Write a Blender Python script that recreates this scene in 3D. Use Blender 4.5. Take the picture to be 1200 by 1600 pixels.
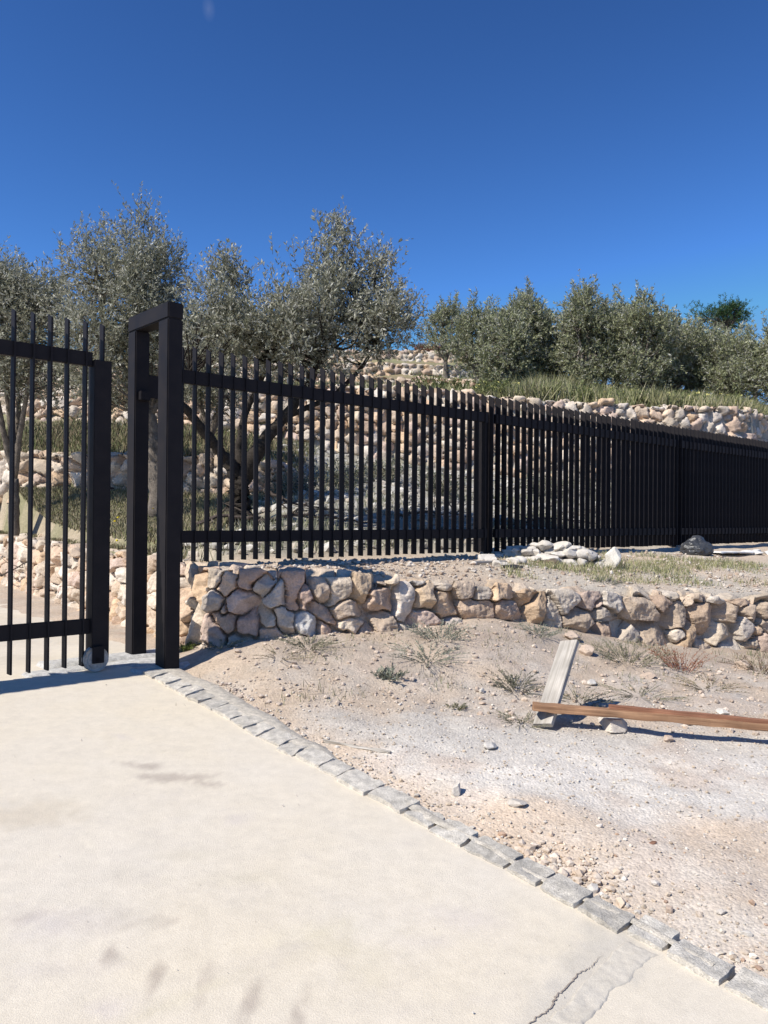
import bpy, bmesh, math, random
import numpy as np
from mathutils import Vector, Matrix
random.seed(7); RNG = np.random.default_rng(7)
for o in list(bpy.data.objects): bpy.data.objects.remove(o)
S = bpy.context.scene; COL = S.collection
# ------------------------------------------------------------------ camera, sky, sun, exposure
EYE = 1.55
cam = bpy.data.objects.new("camera", bpy.data.cameras.new("camera")); COL.objects.link(cam)
cam.data.sensor_fit = 'VERTICAL'; cam.data.sensor_height = 36.0; cam.data.lens = 27.9
cam.data.clip_start = 0.05; cam.data.clip_end = 3000
CAMROT = Matrix.Rotation(math.radians(90 + 0.372), 4, 'X') @ Matrix.Rotation(0.0085, 4, 'Z')
cam.matrix_world = Matrix.Translation((0, 0, EYE)) @ CAMROT
S.camera = cam
S.render.resolution_x = 768; S.render.resolution_y = 1024
SUN_EL = math.radians(46); SUN_AZ = math.radians(55)     # light travels towards azimuth 56 deg (from +Y to +X)
hx, hy = math.sin(SUN_AZ), math.cos(SUN_AZ)
ldir = Vector((hx*math.cos(SUN_EL), hy*math.cos(SUN_EL), -math.sin(SUN_EL)))
sun = bpy.data.objects.new("sun", bpy.data.lights.new("sun", 'SUN')); COL.objects.link(sun)
sun.data.energy = 5.0; sun.data.angle = math.radians(0.5); sun.data.color = (1.0, 0.95, 0.87)
sun.rotation_euler = ldir.to_track_quat('-Z', 'Y').to_euler(); sun.location = (-5, -5, 20)
W = bpy.data.worlds.new("World"); S.world = W; W.use_nodes = True
nt = W.node_tree; nt.nodes.clear()
sky = nt.nodes.new('ShaderNodeTexSky'); sky.sky_type = 'NISHITA'; sky.sun_disc = False
sky.sun_elevation = SUN_EL; sky.sun_rotation = math.atan2(-hx, -hy)
sky.altitude = 900; sky.air_density = 1.0; sky.dust_density = 0.15; sky.ozone_density = 3.0
bg = nt.nodes.new('ShaderNodeBackground'); bg.inputs[1].default_value = 0.088
out = nt.nodes.new('ShaderNodeOutputWorld')
# a faint wisp of cloud high in the sky
tc = nt.nodes.new('ShaderNodeTexCoord')
wd = CAMROT @ Vector(((326-600)/1240, (800-14)/1240, -1)); wd.normalize()
sub = nt.nodes.new('ShaderNodeVectorMath'); sub.operation = 'SUBTRACT'; sub.inputs[1].default_value = wd
mp = nt.nodes.new('ShaderNodeMapping'); mp.inputs['Rotation'].default_value = (0, math.radians(35), 0)
mp.inputs['Scale'].default_value = (150, 95, 85)
ln = nt.nodes.new('ShaderNodeVectorMath'); ln.operation = 'LENGTH'
ns = nt.nodes.new('ShaderNodeTexNoise'); ns.inputs['Scale'].default_value = 60; ns.inputs['Detail'].default_value = 4
mr = nt.nodes.new('ShaderNodeMapRange'); mr.inputs[1].default_value = 1.1; mr.inputs[2].default_value = 0.0; mr.inputs[4].default_value = 0.10
mu = nt.nodes.new('ShaderNodeMath'); mu.operation = 'MULTIPLY'
mx = nt.nodes.new('ShaderNodeMix'); mx.data_type = 'RGBA'; mx.inputs[7].default_value = (9, 9.5, 10.5, 1)
L = nt.links.new
L(tc.outputs['Generated'], sub.inputs[0]); L(sub.outputs[0], mp.inputs[0]); L(mp.outputs[0], ln.inputs[0])
L(ln.outputs['Value'], mr.inputs[0]); L(tc.outputs['Generated'], ns.inputs['Vector'])
L(mr.outputs[0], mu.inputs[0]); L(ns.outputs[0], mu.inputs[1]); L(mu.outputs[0], mx.inputs[0])
g1 = nt.nodes.new('ShaderNodeVectorMath'); g1.operation = 'SCALE'; g1.inputs['Scale'].default_value = 0.088
gm = nt.nodes.new('ShaderNodeGamma'); gm.inputs[1].default_value = 1.6
g2 = nt.nodes.new('ShaderNodeVectorMath'); g2.operation = 'MULTIPLY'; g2.inputs[1].default_value = (1.88/.088, 2.5/.088, 2.82/.088)
L(sky.outputs[0], g1.inputs[0]); L(g1.outputs[0], gm.inputs[0]); L(gm.outputs[0], g2.inputs[0]); 
g3 = nt.nodes.new('ShaderNodeVectorMath'); g3.operation = 'MINIMUM'; g3.inputs[1].default_value = (.16/.088, .34/.088, .66/.088)
L(g2.outputs[0], g3.inputs[0]); L(g3.outputs[0], mx.inputs[6]); L(mx.outputs[2], bg.inputs[0]); L(bg.outputs[0], out.inputs[0])
S.view_settings.view_transform = 'Standard'; S.view_settings.look = 'None'
S.view_settings.exposure = 0.25; S.view_settings.gamma = 1.0
S.render.engine = 'CYCLES'

# ------------------------------------------------------------------ helpers
TH = math.radians(48.3)
D = np.array([math.sin(TH), math.cos(TH)]); N = np.array([-D[1], D[0]])     # along the fence / up the drive
YAW = math.atan2(D[1], D[0])
def sq(s, q): return s*D + q*N
def ray(px, py):
    """direction of the line of sight through a photo pixel, scaled so that Y = 1"""
    v = CAMROT.to_3x3() @ Vector(((px-600)/1240, (800-py)/1240, -1))
    return v.x/v.y, v.z/v.y
def at(px, py, Y):
    a, b = ray(px, py); return np.array([a*Y, Y, EYE + b*Y])
def xat(px, Y, py=800): return ray(px, py)[0]*Y

def tag(o, label=None, cat=None, group=None, kind=None):
    if label: o['label'] = label
    if cat: o['category'] = cat
    if group: o['group'] = group
    if kind: o['kind'] = kind
    return o
def empty(name, loc, rz=0.0):
    o = bpy.data.objects.new(name, None); COL.objects.link(o); o.location = loc; o.rotation_euler = (0, 0, rz)
    o.empty_display_size = 0.1; return o
def link(name, me, parent=None):
    o = bpy.data.objects.new(name, me); COL.objects.link(o)
    if parent is not None: o.parent = parent
    return o
def mesh_np(name, V, faces, mat, parent=None, col=None, smooth=False):
    """faces: list of int arrays (n,k); col: per-vertex rgb"""
    if not isinstance(faces, (list, tuple)): faces = [faces]
    V = np.asarray(V, dtype=np.float32)
    if parent is not None and parent.type == 'EMPTY' and not getattr(mesh_np, 'local', False):
        rz = parent.rotation_euler[2]; p = np.array(parent.location)
        V = V - p; c, s_ = math.cos(-rz), math.sin(-rz)
        V = np.stack([V[:, 0]*c - V[:, 1]*s_, V[:, 0]*s_ + V[:, 1]*c, V[:, 2]], 1).astype(np.float32)
    me = bpy.data.meshes.new(name)
    me.vertices.add(len(V)); me.vertices.foreach_set('co', V.ravel())
    loops = np.concatenate([f.ravel() for f in faces]).astype(np.int32)
    tot = np.concatenate([np.full(len(f), f.shape[1]) for f in faces]).astype(np.int32)
    start = np.concatenate([[0], np.cumsum(tot)[:-1]]).astype(np.int32)
    me.loops.add(len(loops)); me.loops.foreach_set('vertex_index', loops)
    me.polygons.add(len(tot)); me.polygons.foreach_set('loop_start', start); me.polygons.foreach_set('loop_total', tot)
    me.update(calc_edges=True); me.validate()
    me.polygons.foreach_set('use_smooth', np.full(len(me.polygons), bool(smooth)))
    if col is not None:
        a = me.color_attributes.new('Col', 'FLOAT_COLOR', 'POINT')
        c = np.ones((len(V), 4), dtype=np.float32); c[:, :3] = col
        a.data.foreach_set('color', c.ravel())
    me.materials.append(mat)
    return link(name, me, parent)
class MB:
    """collects shapes into one mesh"""
    def __init__(s): s.V = []; s.F = {}; s.C = []; s.n = 0
    def add(s, V, F, col=None):
        V = np.asarray(V, float)
        for f in (F if isinstance(F, list) else [F]):
            f = np.asarray(f); s.F.setdefault(f.shape[1], []).append(f + s.n)
        s.V.append(V); s.n += len(V)
        if col is not None: s.C.append(np.broadcast_to(np.asarray(col, float), (len(V), 3)))
        return s
    def build(s, name, mat, parent=None, smooth=False):
        return mesh_np(name, np.concatenate(s.V), [np.concatenate(v) for v in s.F.values()], mat, parent,
                       np.concatenate(s.C) if s.C else None, smooth)
def boxVF(x0, x1, y0, y1, z0, z1, bev=0.0):
    if bev <= 0:
        V = np.array([[x, y, z] for z in (z0, z1) for y in (y0, y1) for x in (x0, x1)], float)
        F = np.array([[0, 2, 3, 1], [4, 5, 7, 6], [0, 1, 5, 4], [1, 3, 7, 5], [3, 2, 6, 7], [2, 0, 4, 6]])
        return V, [F]
    bm = bmesh.new(); bmesh.ops.create_cube(bm, size=1)
    for v in bm.verts: v.co = Vector(((x0+x1)/2 + v.co.x*(x1-x0), (y0+y1)/2 + v.co.y*(y1-y0), (z0+z1)/2 + v.co.z*(z1-z0)))
    bmesh.ops.bevel(bm, geom=bm.edges[:], offset=bev, segments=2, affect='EDGES')
    V = np.array([v.co[:] for v in bm.verts]); bm.verts.index_update()
    T = {}
    for f in bm.faces: T.setdefault(len(f.verts), []).append([v.index for v in f.verts])
    bm.free(); return V, [np.array(v) for v in T.values()]
def tubeVF(P, R, sides=6, cap=True):
    P = np.asarray(P, float); R = np.asarray(R, float)*np.ones(len(P)); m = len(P)
    T = np.gradient(P, axis=0); T /= np.linalg.norm(T, axis=1, keepdims=True)+1e-9
    ref = np.array([0, 0, 1.0]) if abs(T[:, 2]).mean() < .85 else np.array([1.0, 0, 0])
    A = np.cross(T, ref); A /= np.linalg.norm(A, axis=1, keepdims=True)+1e-9; B = np.cross(T, A)
    an = np.linspace(0, 2*np.pi, sides, endpoint=False)
    V = P[:, None] + (A[:, None]*np.cos(an)[None, :, None] + B[:, None]*np.sin(an)[None, :, None])*R[:, None, None]
    V = V.reshape(-1, 3)
    i = np.arange(m-1)[:, None]*sides; j = np.arange(sides)[None]; k = (j+1) % sides
    F = np.stack([i+j, i+k, i+sides+k, i+sides+j], -1).reshape(-1, 4)
    Fs = [F]
    if cap: Fs += [np.array([list(range(sides))[::-1]]), np.array([[(m-1)*sides+a for a in range(sides)]])]
    return V, Fs
def _h(ix, iy, iz, seed):
    n = (ix*374761393 + iy*668265263 + iz*2147483647 + seed*974634777).astype(np.int64)
    n = (n ^ (n >> 13))*1274126177; n = n ^ (n >> 16)
    return ((n & 0xffffff)/float(0xffffff))*2-1
def noise(X, Y, Z=0.0, seed=0):
    X, Y, Z = np.broadcast_arrays(np.asarray(X, float), Y, Z)
    ix, iy, iz = np.floor(X).astype(np.int64), np.floor(Y).astype(np.int64), np.floor(Z).astype(np.int64)
    fx, fy, fz = X-ix, Y-iy, Z-iz; fx, fy, fz = [f*f*(3-2*f) for f in (fx, fy, fz)]
    r = 0
    for a in (0, 1):
        for b in (0, 1):
            for c in (0, 1):
                r = r + _h(ix+a, iy+b, iz+c, seed)*(fx if a else 1-fx)*(fy if b else 1-fy)*(fz if c else 1-fz)
    return r
def fbm(X, Y, Z=0.0, seed=0, o=4, g=.5):
    r = 0; a = 1; t = 0
    for k in range(o):
        r = r + a*noise(np.asarray(X)*2**k, np.asarray(Y)*2**k, np.asarray(Z)*2**k, seed+k); t += a; a *= g
    return r/t
def sstep(a, b, x): t = np.clip((x-a)/(b-a), 0, 1); return t*t*(3-2*t)

# ------------------------------------------------------------------ materials
def mat_new(name, rough=.9, spec=.3):
    m = bpy.data.materials.new(name); m.use_nodes = True; nt = m.node_tree
    b = nt.nodes['Principled BSDF']; b.inputs['Roughness'].default_value = rough
    b.inputs['Specular IOR Level'].default_value = spec
    return m, nt, b
def noise_node(nt, scale, detail=4, rough=.55, coord='Object'):
    tc = nt.nodes.new('ShaderNodeTexCoord'); n = nt.nodes.new('ShaderNodeTexNoise')
    n.inputs['Scale'].default_value = scale; n.inputs['Detail'].default_value = detail; n.inputs['Roughness'].default_value = rough
    nt.links.new(tc.outputs[coord], n.inputs['Vector']); return n
def ramp(nt, src, a, b, lo, hi):
    r = nt.nodes.new('ShaderNodeMapRange'); r.inputs[1].default_value = a; r.inputs[2].default_value = b
    r.inputs[3].default_value = lo; r.inputs[4].default_value = hi; nt.links.new(src, r.inputs[0]); return r.outputs[0]
def mulcol(nt, colsock, fsock):
    v = nt.nodes.new('ShaderNodeVectorMath'); v.operation = 'SCALE'
    nt.links.new(colsock, v.inputs[0]); nt.links.new(fsock, v.inputs['Scale']); return v.outputs[0]
def mixcol(nt, f, a, b):
    m = nt.nodes.new('ShaderNodeMix'); m.data_type = 'RGBA'
    for s, i in ((f, 0), (a, 6), (b, 7)):
        if isinstance(s, (tuple, float, int)): m.inputs[i].default_value = s if isinstance(s, (float, int)) else (*s, 1)
        else: nt.links.new(s, m.inputs[i])
    return m.outputs[2]
def bump(nt, bsdf, h, strength, dist):
    b = nt.nodes.new('ShaderNodeBump'); b.inputs['Strength'].default_value = strength; b.inputs['Distance'].default_value = dist
    nt.links.new(h, b.inputs['Height']); nt.links.new(b.outputs[0], bsdf.inputs['Normal'])
def attr_mat(name, rough=.9, spec=.2, s1=6, s2=45, lo=.75, hi=1.2, bs=.5, bd=.01, base=None, trans=0):
    m, nt, b = mat_new(name, rough, spec)
    if base is None:
        a = nt.nodes.new('ShaderNodeAttribute'); a.attribute_name = 'Col'; c = a.outputs['Color']
    else:
        rgb = nt.nodes.new('ShaderNodeRGB'); rgb.outputs[0].default_value = (*base, 1); c = rgb.outputs[0]
    n1 = noise_node(nt, s1); n2 = noise_node(nt, s2, 5, .65)
    c = mulcol(nt, c, ramp(nt, n1.outputs[0], .3, .7, lo, hi)); c = mulcol(nt, c, ramp(nt, n2.outputs[0], .3, .7, lo, hi))
    nt.links.new(c, b.inputs['Base Color'])
    if bs: bump(nt, b, n2.outputs[0], bs, bd)
    return m
M_stone = attr_mat('rough_limestone', .92, .15, 9, 60, .78, 1.18, .9, .012)
M_stonefar = attr_mat('terrace_limestone', .92, .15, 4, 30, .8, 1.15, .8, .02)
M_rock = attr_mat('loose_rock', .92, .15, 14, 70, .85, 1.12, .7, .006)
M_bark = attr_mat('olive_bark', .95, .1, 12, 60, .6, 1.25, 1.0, .012)
M_flat = attr_mat('plant', .75, .2, 20, 80, .85, 1.12, 0, 0)

def leaf_mat():
    m, nt, b = mat_new('olive_leaf', .5, .35)
    a = nt.nodes.new('ShaderNodeAttribute'); a.attribute_name = 'Col'
    nt.links.new(a.outputs['Color'], b.inputs['Base Color'])
    tr = nt.nodes.new('ShaderNodeBsdfTranslucent'); nt.links.new(mulcol(nt, a.outputs['Color'], ramp(nt, a.outputs['Alpha'], 0, 1, .0, 1.0)), tr.inputs[0])
    mx = nt.nodes.new('ShaderNodeMixShader'); mx.inputs[0].default_value = .28
    nt.links.new(b.outputs[0], mx.inputs[1]); nt.links.new(tr.outputs[0], mx.inputs[2])
    nt.links.new(mx.outputs[0], nt.nodes['Material Output'].inputs[0]); return m
M_leaf = leaf_mat()
def ground_mat():
    m, nt, b = mat_new('dirt_and_gravel', .95, .1)
    a = nt.nodes.new('ShaderNodeAttribute'); a.attribute_name = 'Col'
    n1 = noise_node(nt, 3, 5); n2 = noise_node(nt, 22, 6, .7); n3 = noise_node(nt, 140, 4, .7)
    vo = nt.nodes.new('ShaderNodeTexVoronoi'); vo.inputs['Scale'].default_value = 75
    tc = nt.nodes.new('ShaderNodeTexCoord'); nt.links.new(tc.outputs['Object'], vo.inputs['Vector'])
    c = mulcol(nt, a.outputs['Color'], ramp(nt, n1.outputs[0], .3, .7, .92, 1.08))
    c = mulcol(nt, c, ramp(nt, n2.outputs[0], .3, .7, .87, 1.12)); c = mulcol(nt, c, ramp(nt, n3.outputs[0], .3, .7, .85, 1.14))
    sp = nt.nodes.new('ShaderNodeSeparateColor'); nt.links.new(vo.outputs['Color'], sp.inputs[0])
    c = mulcol(nt, c, ramp(nt, sp.outputs[0], 0, 1, .90, 1.10))
    nt.links.new(c, b.inputs['Base Color'])
    ad = nt.nodes.new('ShaderNodeMath'); ad.operation = 'MULTIPLY_ADD'; ad.inputs[1].default_value = -.5
    nt.links.new(vo.outputs['Distance'], ad.inputs[0]); nt.links.new(n2.outputs[0], ad.inputs[2])
    ad2 = nt.nodes.new('ShaderNodeMath'); ad2.operation = 'MULTIPLY_ADD'; ad2.inputs[1].default_value = .35
    nt.links.new(n3.outputs[0], ad2.inputs[0]); nt.links.new(ad.outputs[0], ad2.inputs[2])
    bump(nt, b, ad2.outputs[0], .7, .012); return m
M_ground = ground_mat()
def concrete_mat():
    m, nt, b = mat_new('pale_concrete', .85, .25)
    a = nt.nodes.new('ShaderNodeAttribute'); a.attribute_name = 'Col'
    n1 = noise_node(nt, .9, 5, .6); n2 = noise_node(nt, 14, 6, .7); n3 = noise_node(nt, 220, 3, .6); n4 = noise_node(nt, 5, 6, .75)
    c = mixcol(nt, ramp(nt, n1.outputs[0], .35, .65, 0, 1), (.665, .585, .455), (.65, .585, .485))
    c = mixcol(nt, a.outputs['Alpha'], c, c)
    v = nt.nodes.new('ShaderNodeVectorMath'); v.operation = 'MULTIPLY'; nt.links.new(c, v.inputs[0]); nt.links.new(a.outputs['Color'], v.inputs[1]); c = v.outputs[0]
    c = mulcol(nt, c, ramp(nt, n2.outputs[0], .3, .7, .925, 1.07)); c = mulcol(nt, c, ramp(nt, n3.outputs[0], .3, .7, .91, 1.09))
    c = mixcol(nt, ramp(nt, n4.outputs[0], .58, .74, 0, .30), c, (.47, .42, .37))
    nt.links.new(c, b.inputs['Base Color'])
    ad = nt.nodes.new('ShaderNodeMath'); ad.operation = 'ADD'; nt.links.new(n2.outputs[0], ad.inputs[0]); nt.links.new(n3.outputs[0], ad.inputs[1])
    bump(nt, b, ad.outputs[0], .4, .005); return m
M_conc = concrete_mat()
M_kerb = attr_mat('grey_granite', .9, .2, 26, 150, .74, 1.24, 1.0, .008)
def metal_mat():
    m, nt, b = mat_new('black_painted_steel', .6, .12)
    n1 = noise_node(nt, 7, 4); n2 = noise_node(nt, 90, 3)
    c = mixcol(nt, ramp(nt, n1.outputs[0], .4, .7, 0, 1), (.015, .0135, .0155), (.022, .0195, .021))
    c = mixcol(nt, ramp(nt, n2.outputs[0], .62, .78, 0, .25), c, (.05, .045, .04))
    nt.links.new(c, b.inputs['Base Color']); nt.links.new(ramp(nt, n1.outputs[0], .3, .7, .52, .66), b.inputs['Roughness'])
    bump(nt, b, n2.outputs[0], .08, .002); return m
M_metal = metal_mat()
def wood_mat(name, c1, c2, rough=.8):
    m, nt, b = mat_new(name, rough, .2)
    tc = nt.nodes.new('ShaderNodeTexCoord'); mp = nt.nodes.new('ShaderNodeMapping'); mp.inputs['Scale'].default_value = (1.2, 40, 40)
    n = nt.nodes.new('ShaderNodeTexNoise'); n.inputs['Scale'].default_value = 2.2; n.inputs['Detail'].default_value = 6; n.inputs['Distortion'].default_value = .4
    nt.links.new(tc.outputs['Object'], mp.inputs[0]); nt.links.new(mp.outputs[0], n.inputs['Vector'])
    n2 = noise_node(nt, 5, 5)
    c = mixcol(nt, ramp(nt, n.outputs[0], .35, .65, 0, 1), c1, c2); c = mulcol(nt, c, ramp(nt, n2.outputs[0], .3, .7, .75, 1.2))
    nt.links.new(c, b.inputs['Base Color']); bump(nt, b, n.outputs[0], .5, .004); return m
M_woodgrey = wood_mat('weathered_wood', (.45, .415, .365), (.31, .28, .24))
M_woodbrown = wood_mat('reddish_timber', (.40, .235, .135), (.23, .125, .07))
M_plastic = attr_mat('black_plastic', .32, .5, 5, 20, .8, 1.2, .6, .02, base=(.05, .052, .056))
M_whitesheet = attr_mat('white_board', .6, .3, 8, 50, .92, 1.06, .2, .003, base=(.78, .77, .74))
M_wheel = attr_mat('zinc_steel', .5, .4, 15, 60, .8, 1.15, .2, .002, base=(.42, .40, .36))

# ------------------------------------------------------------------ the lie of the land
def drive_z(X, Y):
    q = X*N[0] + Y*N[1]; z = -1.55 + .08*q
    t = np.clip((q-5.0)/1.2, 0, 1)
    z = np.where(q > 5.0, -1.15 + .08*(1.2*(t - t*t/2)) , z)
    z = np.where(q < -3, -1.79, z)
    return z + EYE
# face line of the roadside wall: leg along the drive, corner, then towards the right
CORN = np.array([-1.435, 6.22])
Lpts = [(-22, 27), (-14, 20.5), (-10, 16.8), (-6.15, 12.6), (-3.6, 9.2)]
Fpts = [(xat(440, 6.25), 6.25), (xat(700, 6.9), 6.9), (xat(900, 7.4), 7.4), (xat(1200, 8.2), 8.2), (6.2, 9.2), (9.0, 10.8), (13, 14), (22, 21), (40, 34)]
RP = np.array(Lpts + [tuple(CORN)] + Fpts)
RZ = np.array([-.2, -.3, -.34, -.37, -.41, -.425, -.437, -.565, -.675, -.80, -.82, -.78, -.6, -.3, 0.2]) + EYE
def resample(P, Z, ds, rad=.09):
    seg = np.linalg.norm(np.diff(P, axis=0), axis=1); cu = np.concatenate([[0], np.cumsum(seg)])
    u = np.arange(0, cu[-1], ds); Q = np.stack([np.interp(u, cu, P[:, 0]), np.interp(u, cu, P[:, 1])], 1); z = np.interp(u, cu, Z)
    k = max(1, int(rad/ds)); ker = np.hanning(2*k+3)[1:-1]; ker /= ker.sum()
    pad = len(ker)//2
    for c in range(2): Q[:, c] = np.convolve(np.pad(Q[:, c], pad, mode='reflect', reflect_type='odd'), ker, 'valid')
    return u, Q, z
RU, RQ, RZZ = resample(RP, RZ, .05)
def path_sd(X, Y):
    """signed distance to the roadside wall's face (positive on the terrace side) and the wall-top height there"""
    sh = X.shape; X = X.ravel(); Y = Y.ravel(); sd = np.empty(len(X)); zt = np.empty(len(X)); uu = np.empty(len(X))
    A = RQ[::2]; Zt = RZZ[::2]; T = np.gradient(A, axis=0); U_ = RU[::2]
    for i in range(0, len(X), 20000):
        dx = X[i:i+20000, None]-A[None, :, 0]; dy = Y[i:i+20000, None]-A[None, :, 1]; d2 = dx*dx+dy*dy
        j = d2.argmin(1); r = np.arange(len(j))
        cr = T[j, 0]*dy[r, j] - T[j, 1]*dx[r, j]
        ln_ = np.linalg.norm(T[j], axis=1)
        sd[i:i+20000] = np.where(np.sqrt(d2[r, j]) < .35, cr/ln_, np.sign(cr)*np.sqrt(d2[r, j])); zt[i:i+20000] = Zt[j]; uu[i:i+20000] = U_[j]
    return sd.reshape(sh), zt.reshape(sh), uu.reshape(sh)
def I(x, tab): a = np.array(tab, float); return np.interp(x, a[:, 0], a[:, 1])
FX0, FY0 = -1.57, 6.55      # a point of the fence line
Yfence = lambda X: FY0 + (X-FX0)*D[1]/D[0]
Yl = lambda X: I(X, [(p[0], p[1]) for p in Lpts] + [tuple(CORN)])
Yfront = lambda X: np.where(X < FX0, Yl(X), Yfence(X))
T2 = dict(Y=[(-40, 22), (-20, 24), (-12, 19), (-6.8, 14), (-3, 13.3), (-1.5, 12.8), (0, 12.8), (5, 14.6), (7.5, 16.1), (12, 20), (25, 32)],
          b=[(-40, .6), (-6.8, .4), (-3, .3), (-1.7, .25), (-1.2, .35), (0, .3), (5, .2), (12, 0.2)],
          t=[(-40, 1.3), (-6.8, 1.1), (-3, 1.0), (-1.7, .85), (-1.2, .4), (0, .35), (5, .25), (12, .25)])
T3 = dict(Y=[(-40, 25), (-20, 26.5), (-12, 21.5), (-8.7, 18), (-3.9, 17.1), (0, 16.6), (3.2, 16.2), (6.6, 16.6), (8.1, 17.2), (12, 22), (25, 34)],
          b=[(-40, 2.3), (-8.7, 2.2), (-4, 1.95), (0, 1.2), (3.2, .8), (6.6, .8), (12, .9)],
          t=[(-40, 3.1), (-8.7, 2.98), (-4, 2.82), (0, 2.78), (3.2, 2.47), (6.6, 2.38), (8.1, 2.41), (12, 2.4)])
T4 = dict(Y=[(-40, 29), (-14, 25), (0, 24.2), (2.9, 24), (14, 26), (25, 37)],
          b=[(-40, 4.3), (-14, 4.2), (-5.8, 4.05), (0, 3.92), (2.8, 3.87), (3.3, 3.9), (6, 3.75), (14, 3.8)],
          t=[(-40, 4.7), (-14, 4.6), (-5.8, 4.5), (0, 4.3), (2.8, 4.23), (3.3, 3.92), (6, 3.77), (14, 3.8)])
T5 = dict(Y=[(-40, 33), (0, 30), (4, 30), (14, 32), (25, 42)],
          b=[(-40, 5.6), (0, 5.35), (3.4, 5.3), (4.2, 4.95), (14, 4.95)],
          t=[(-40, 6.1), (0, 5.85), (3.4, 5.8), (4.2, 4.95), (14, 4.95)])
T6 = dict(Y=[(-40, 39), (0, 37), (4, 37), (14, 39), (25, 49)],
          b=[(-40, 7.4), (0, 7.3), (3.6, 7.25), (5, 6.7), (14, 6.5)],
          t=[(-40, 8.0), (0, 7.85), (3.6, 7.8), (5, 6.7), (14, 6.5)])
TERR = [T2, T3, T4, T5, T6]
def hill_z(X, Y):
    """terraces behind the fence line (heights above the eye, then + EYE)"""
    z = np.full(X.shape, -.42); y0 = Yfront(X); z0 = np.full(X.shape, -.42)
    first = True
    for T in TERR:
        y1 = I(X, T['Y']); zb = I(X, T['b']); zt = I(X, T['t'])
        w = np.clip((Y-(y0+(0 if first else .4)))/np.maximum(y1+.1-y0-.4, .3), 0, 1)
        seg = z0 + (zb-z0)*(w**1.15)
        z = np.where(Y > y0 + (0 if first else .3), seg, z)
        # the step itself, hidden inside the wall's thickness
        ws = np.clip((Y-(y1+.12))/.22, 0, 1)
        z = np.where(Y > y1+.12, zb + (zt-.03-zb)*ws, z)
        y0 = y1; z0 = zt-.03; first = False
    w = sstep(0, 60, Y-y0); z = np.where(Y > y0+.4, z0 + (2.0-z0)*w, z)
    return z + EYE
def ground_z(X, Y, fine=True):
    X = np.asarray(X, float); Y = np.asarray(Y, float); sh = X.shape
    X, Y = np.atleast_1d(X), np.atleast_1d(Y)
    q = X*N[0]+Y*N[1]; s = X*D[0]+Y*D[1]
    sd, zt, uu = path_sd(X, Y)
    dz = drive_z(X, Y)
    # earth banked against the front of the wall (right of the kerb)
    bank = I(X, [(-1.6, .0), (-1.2, .09), (-.8, .16), (-.2, .17), (.3, .19), (.8, .27), (1.2, .25), (1.8, .14), (2.6, .0), (3.97, -.11), (6, -.1)])
    kb = sstep(2.55, 3.1, s)
    lo = dz + kb*(bank*sstep(1.5, .05, -sd) + .015) - (1-kb)*.035
    lo = lo + kb*(sstep(.5, 2, s-2.6)*.03*fbm(X*1.3, Y*1.3, 0, 5, 3) + .026*fbm(X*5, Y*5, 0, 9, 5, .6)) 
    lo = lo + kb*.03*np.exp(-((s-3.0)**2)/.05)*sstep(3.8, 1.5, q)*(.5+.5*noise(X*3, Y*3, 0, 3))
    tf = (X-FX0)*N[0]+(Y-FY0)*N[1]
    w = np.clip(sd-.2, 0, None); w = w/(w+np.clip(-tf, 0, None)+1e-6)
    hz = hill_z(X, Y)
    led = zt-.02 + (-.42+EYE-(zt-.02))*np.clip(w, 0, 1)**.8
    hi = np.where((Y < Yfront(X)), led, np.where(sd < .6, np.minimum(hz, np.maximum(led, zt-.02)), hz))
    rough = .03*fbm(X*2.2, Y*2.2, 0, 21, 4)*sstep(.3, .8, sd)
    rub = sstep(.8, 2.5, tf)*sstep(-2.2, -.5, X)*sstep(0, 1.0, I(X, T3['Y'])-Y)
    rough = rough + rub*(.10*np.abs(fbm(X*2.5, Y*2.5, 0, 31, 4)))
    rough = rough + sstep(.5, 2, Y-I(X, T3['Y']))*.06*fbm(X*1.2, Y*1.2, 0, 41, 3)
    hi = hi + rough
    k = np.clip((sd-.12)/.18, 0, 1)
    z = lo + (hi-lo)*k
    return z.reshape(sh) if sh else float(z[0])
def gz(x, y): return float(ground_z(np.array([float(x)]), np.array([float(y)]))[0])

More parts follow.
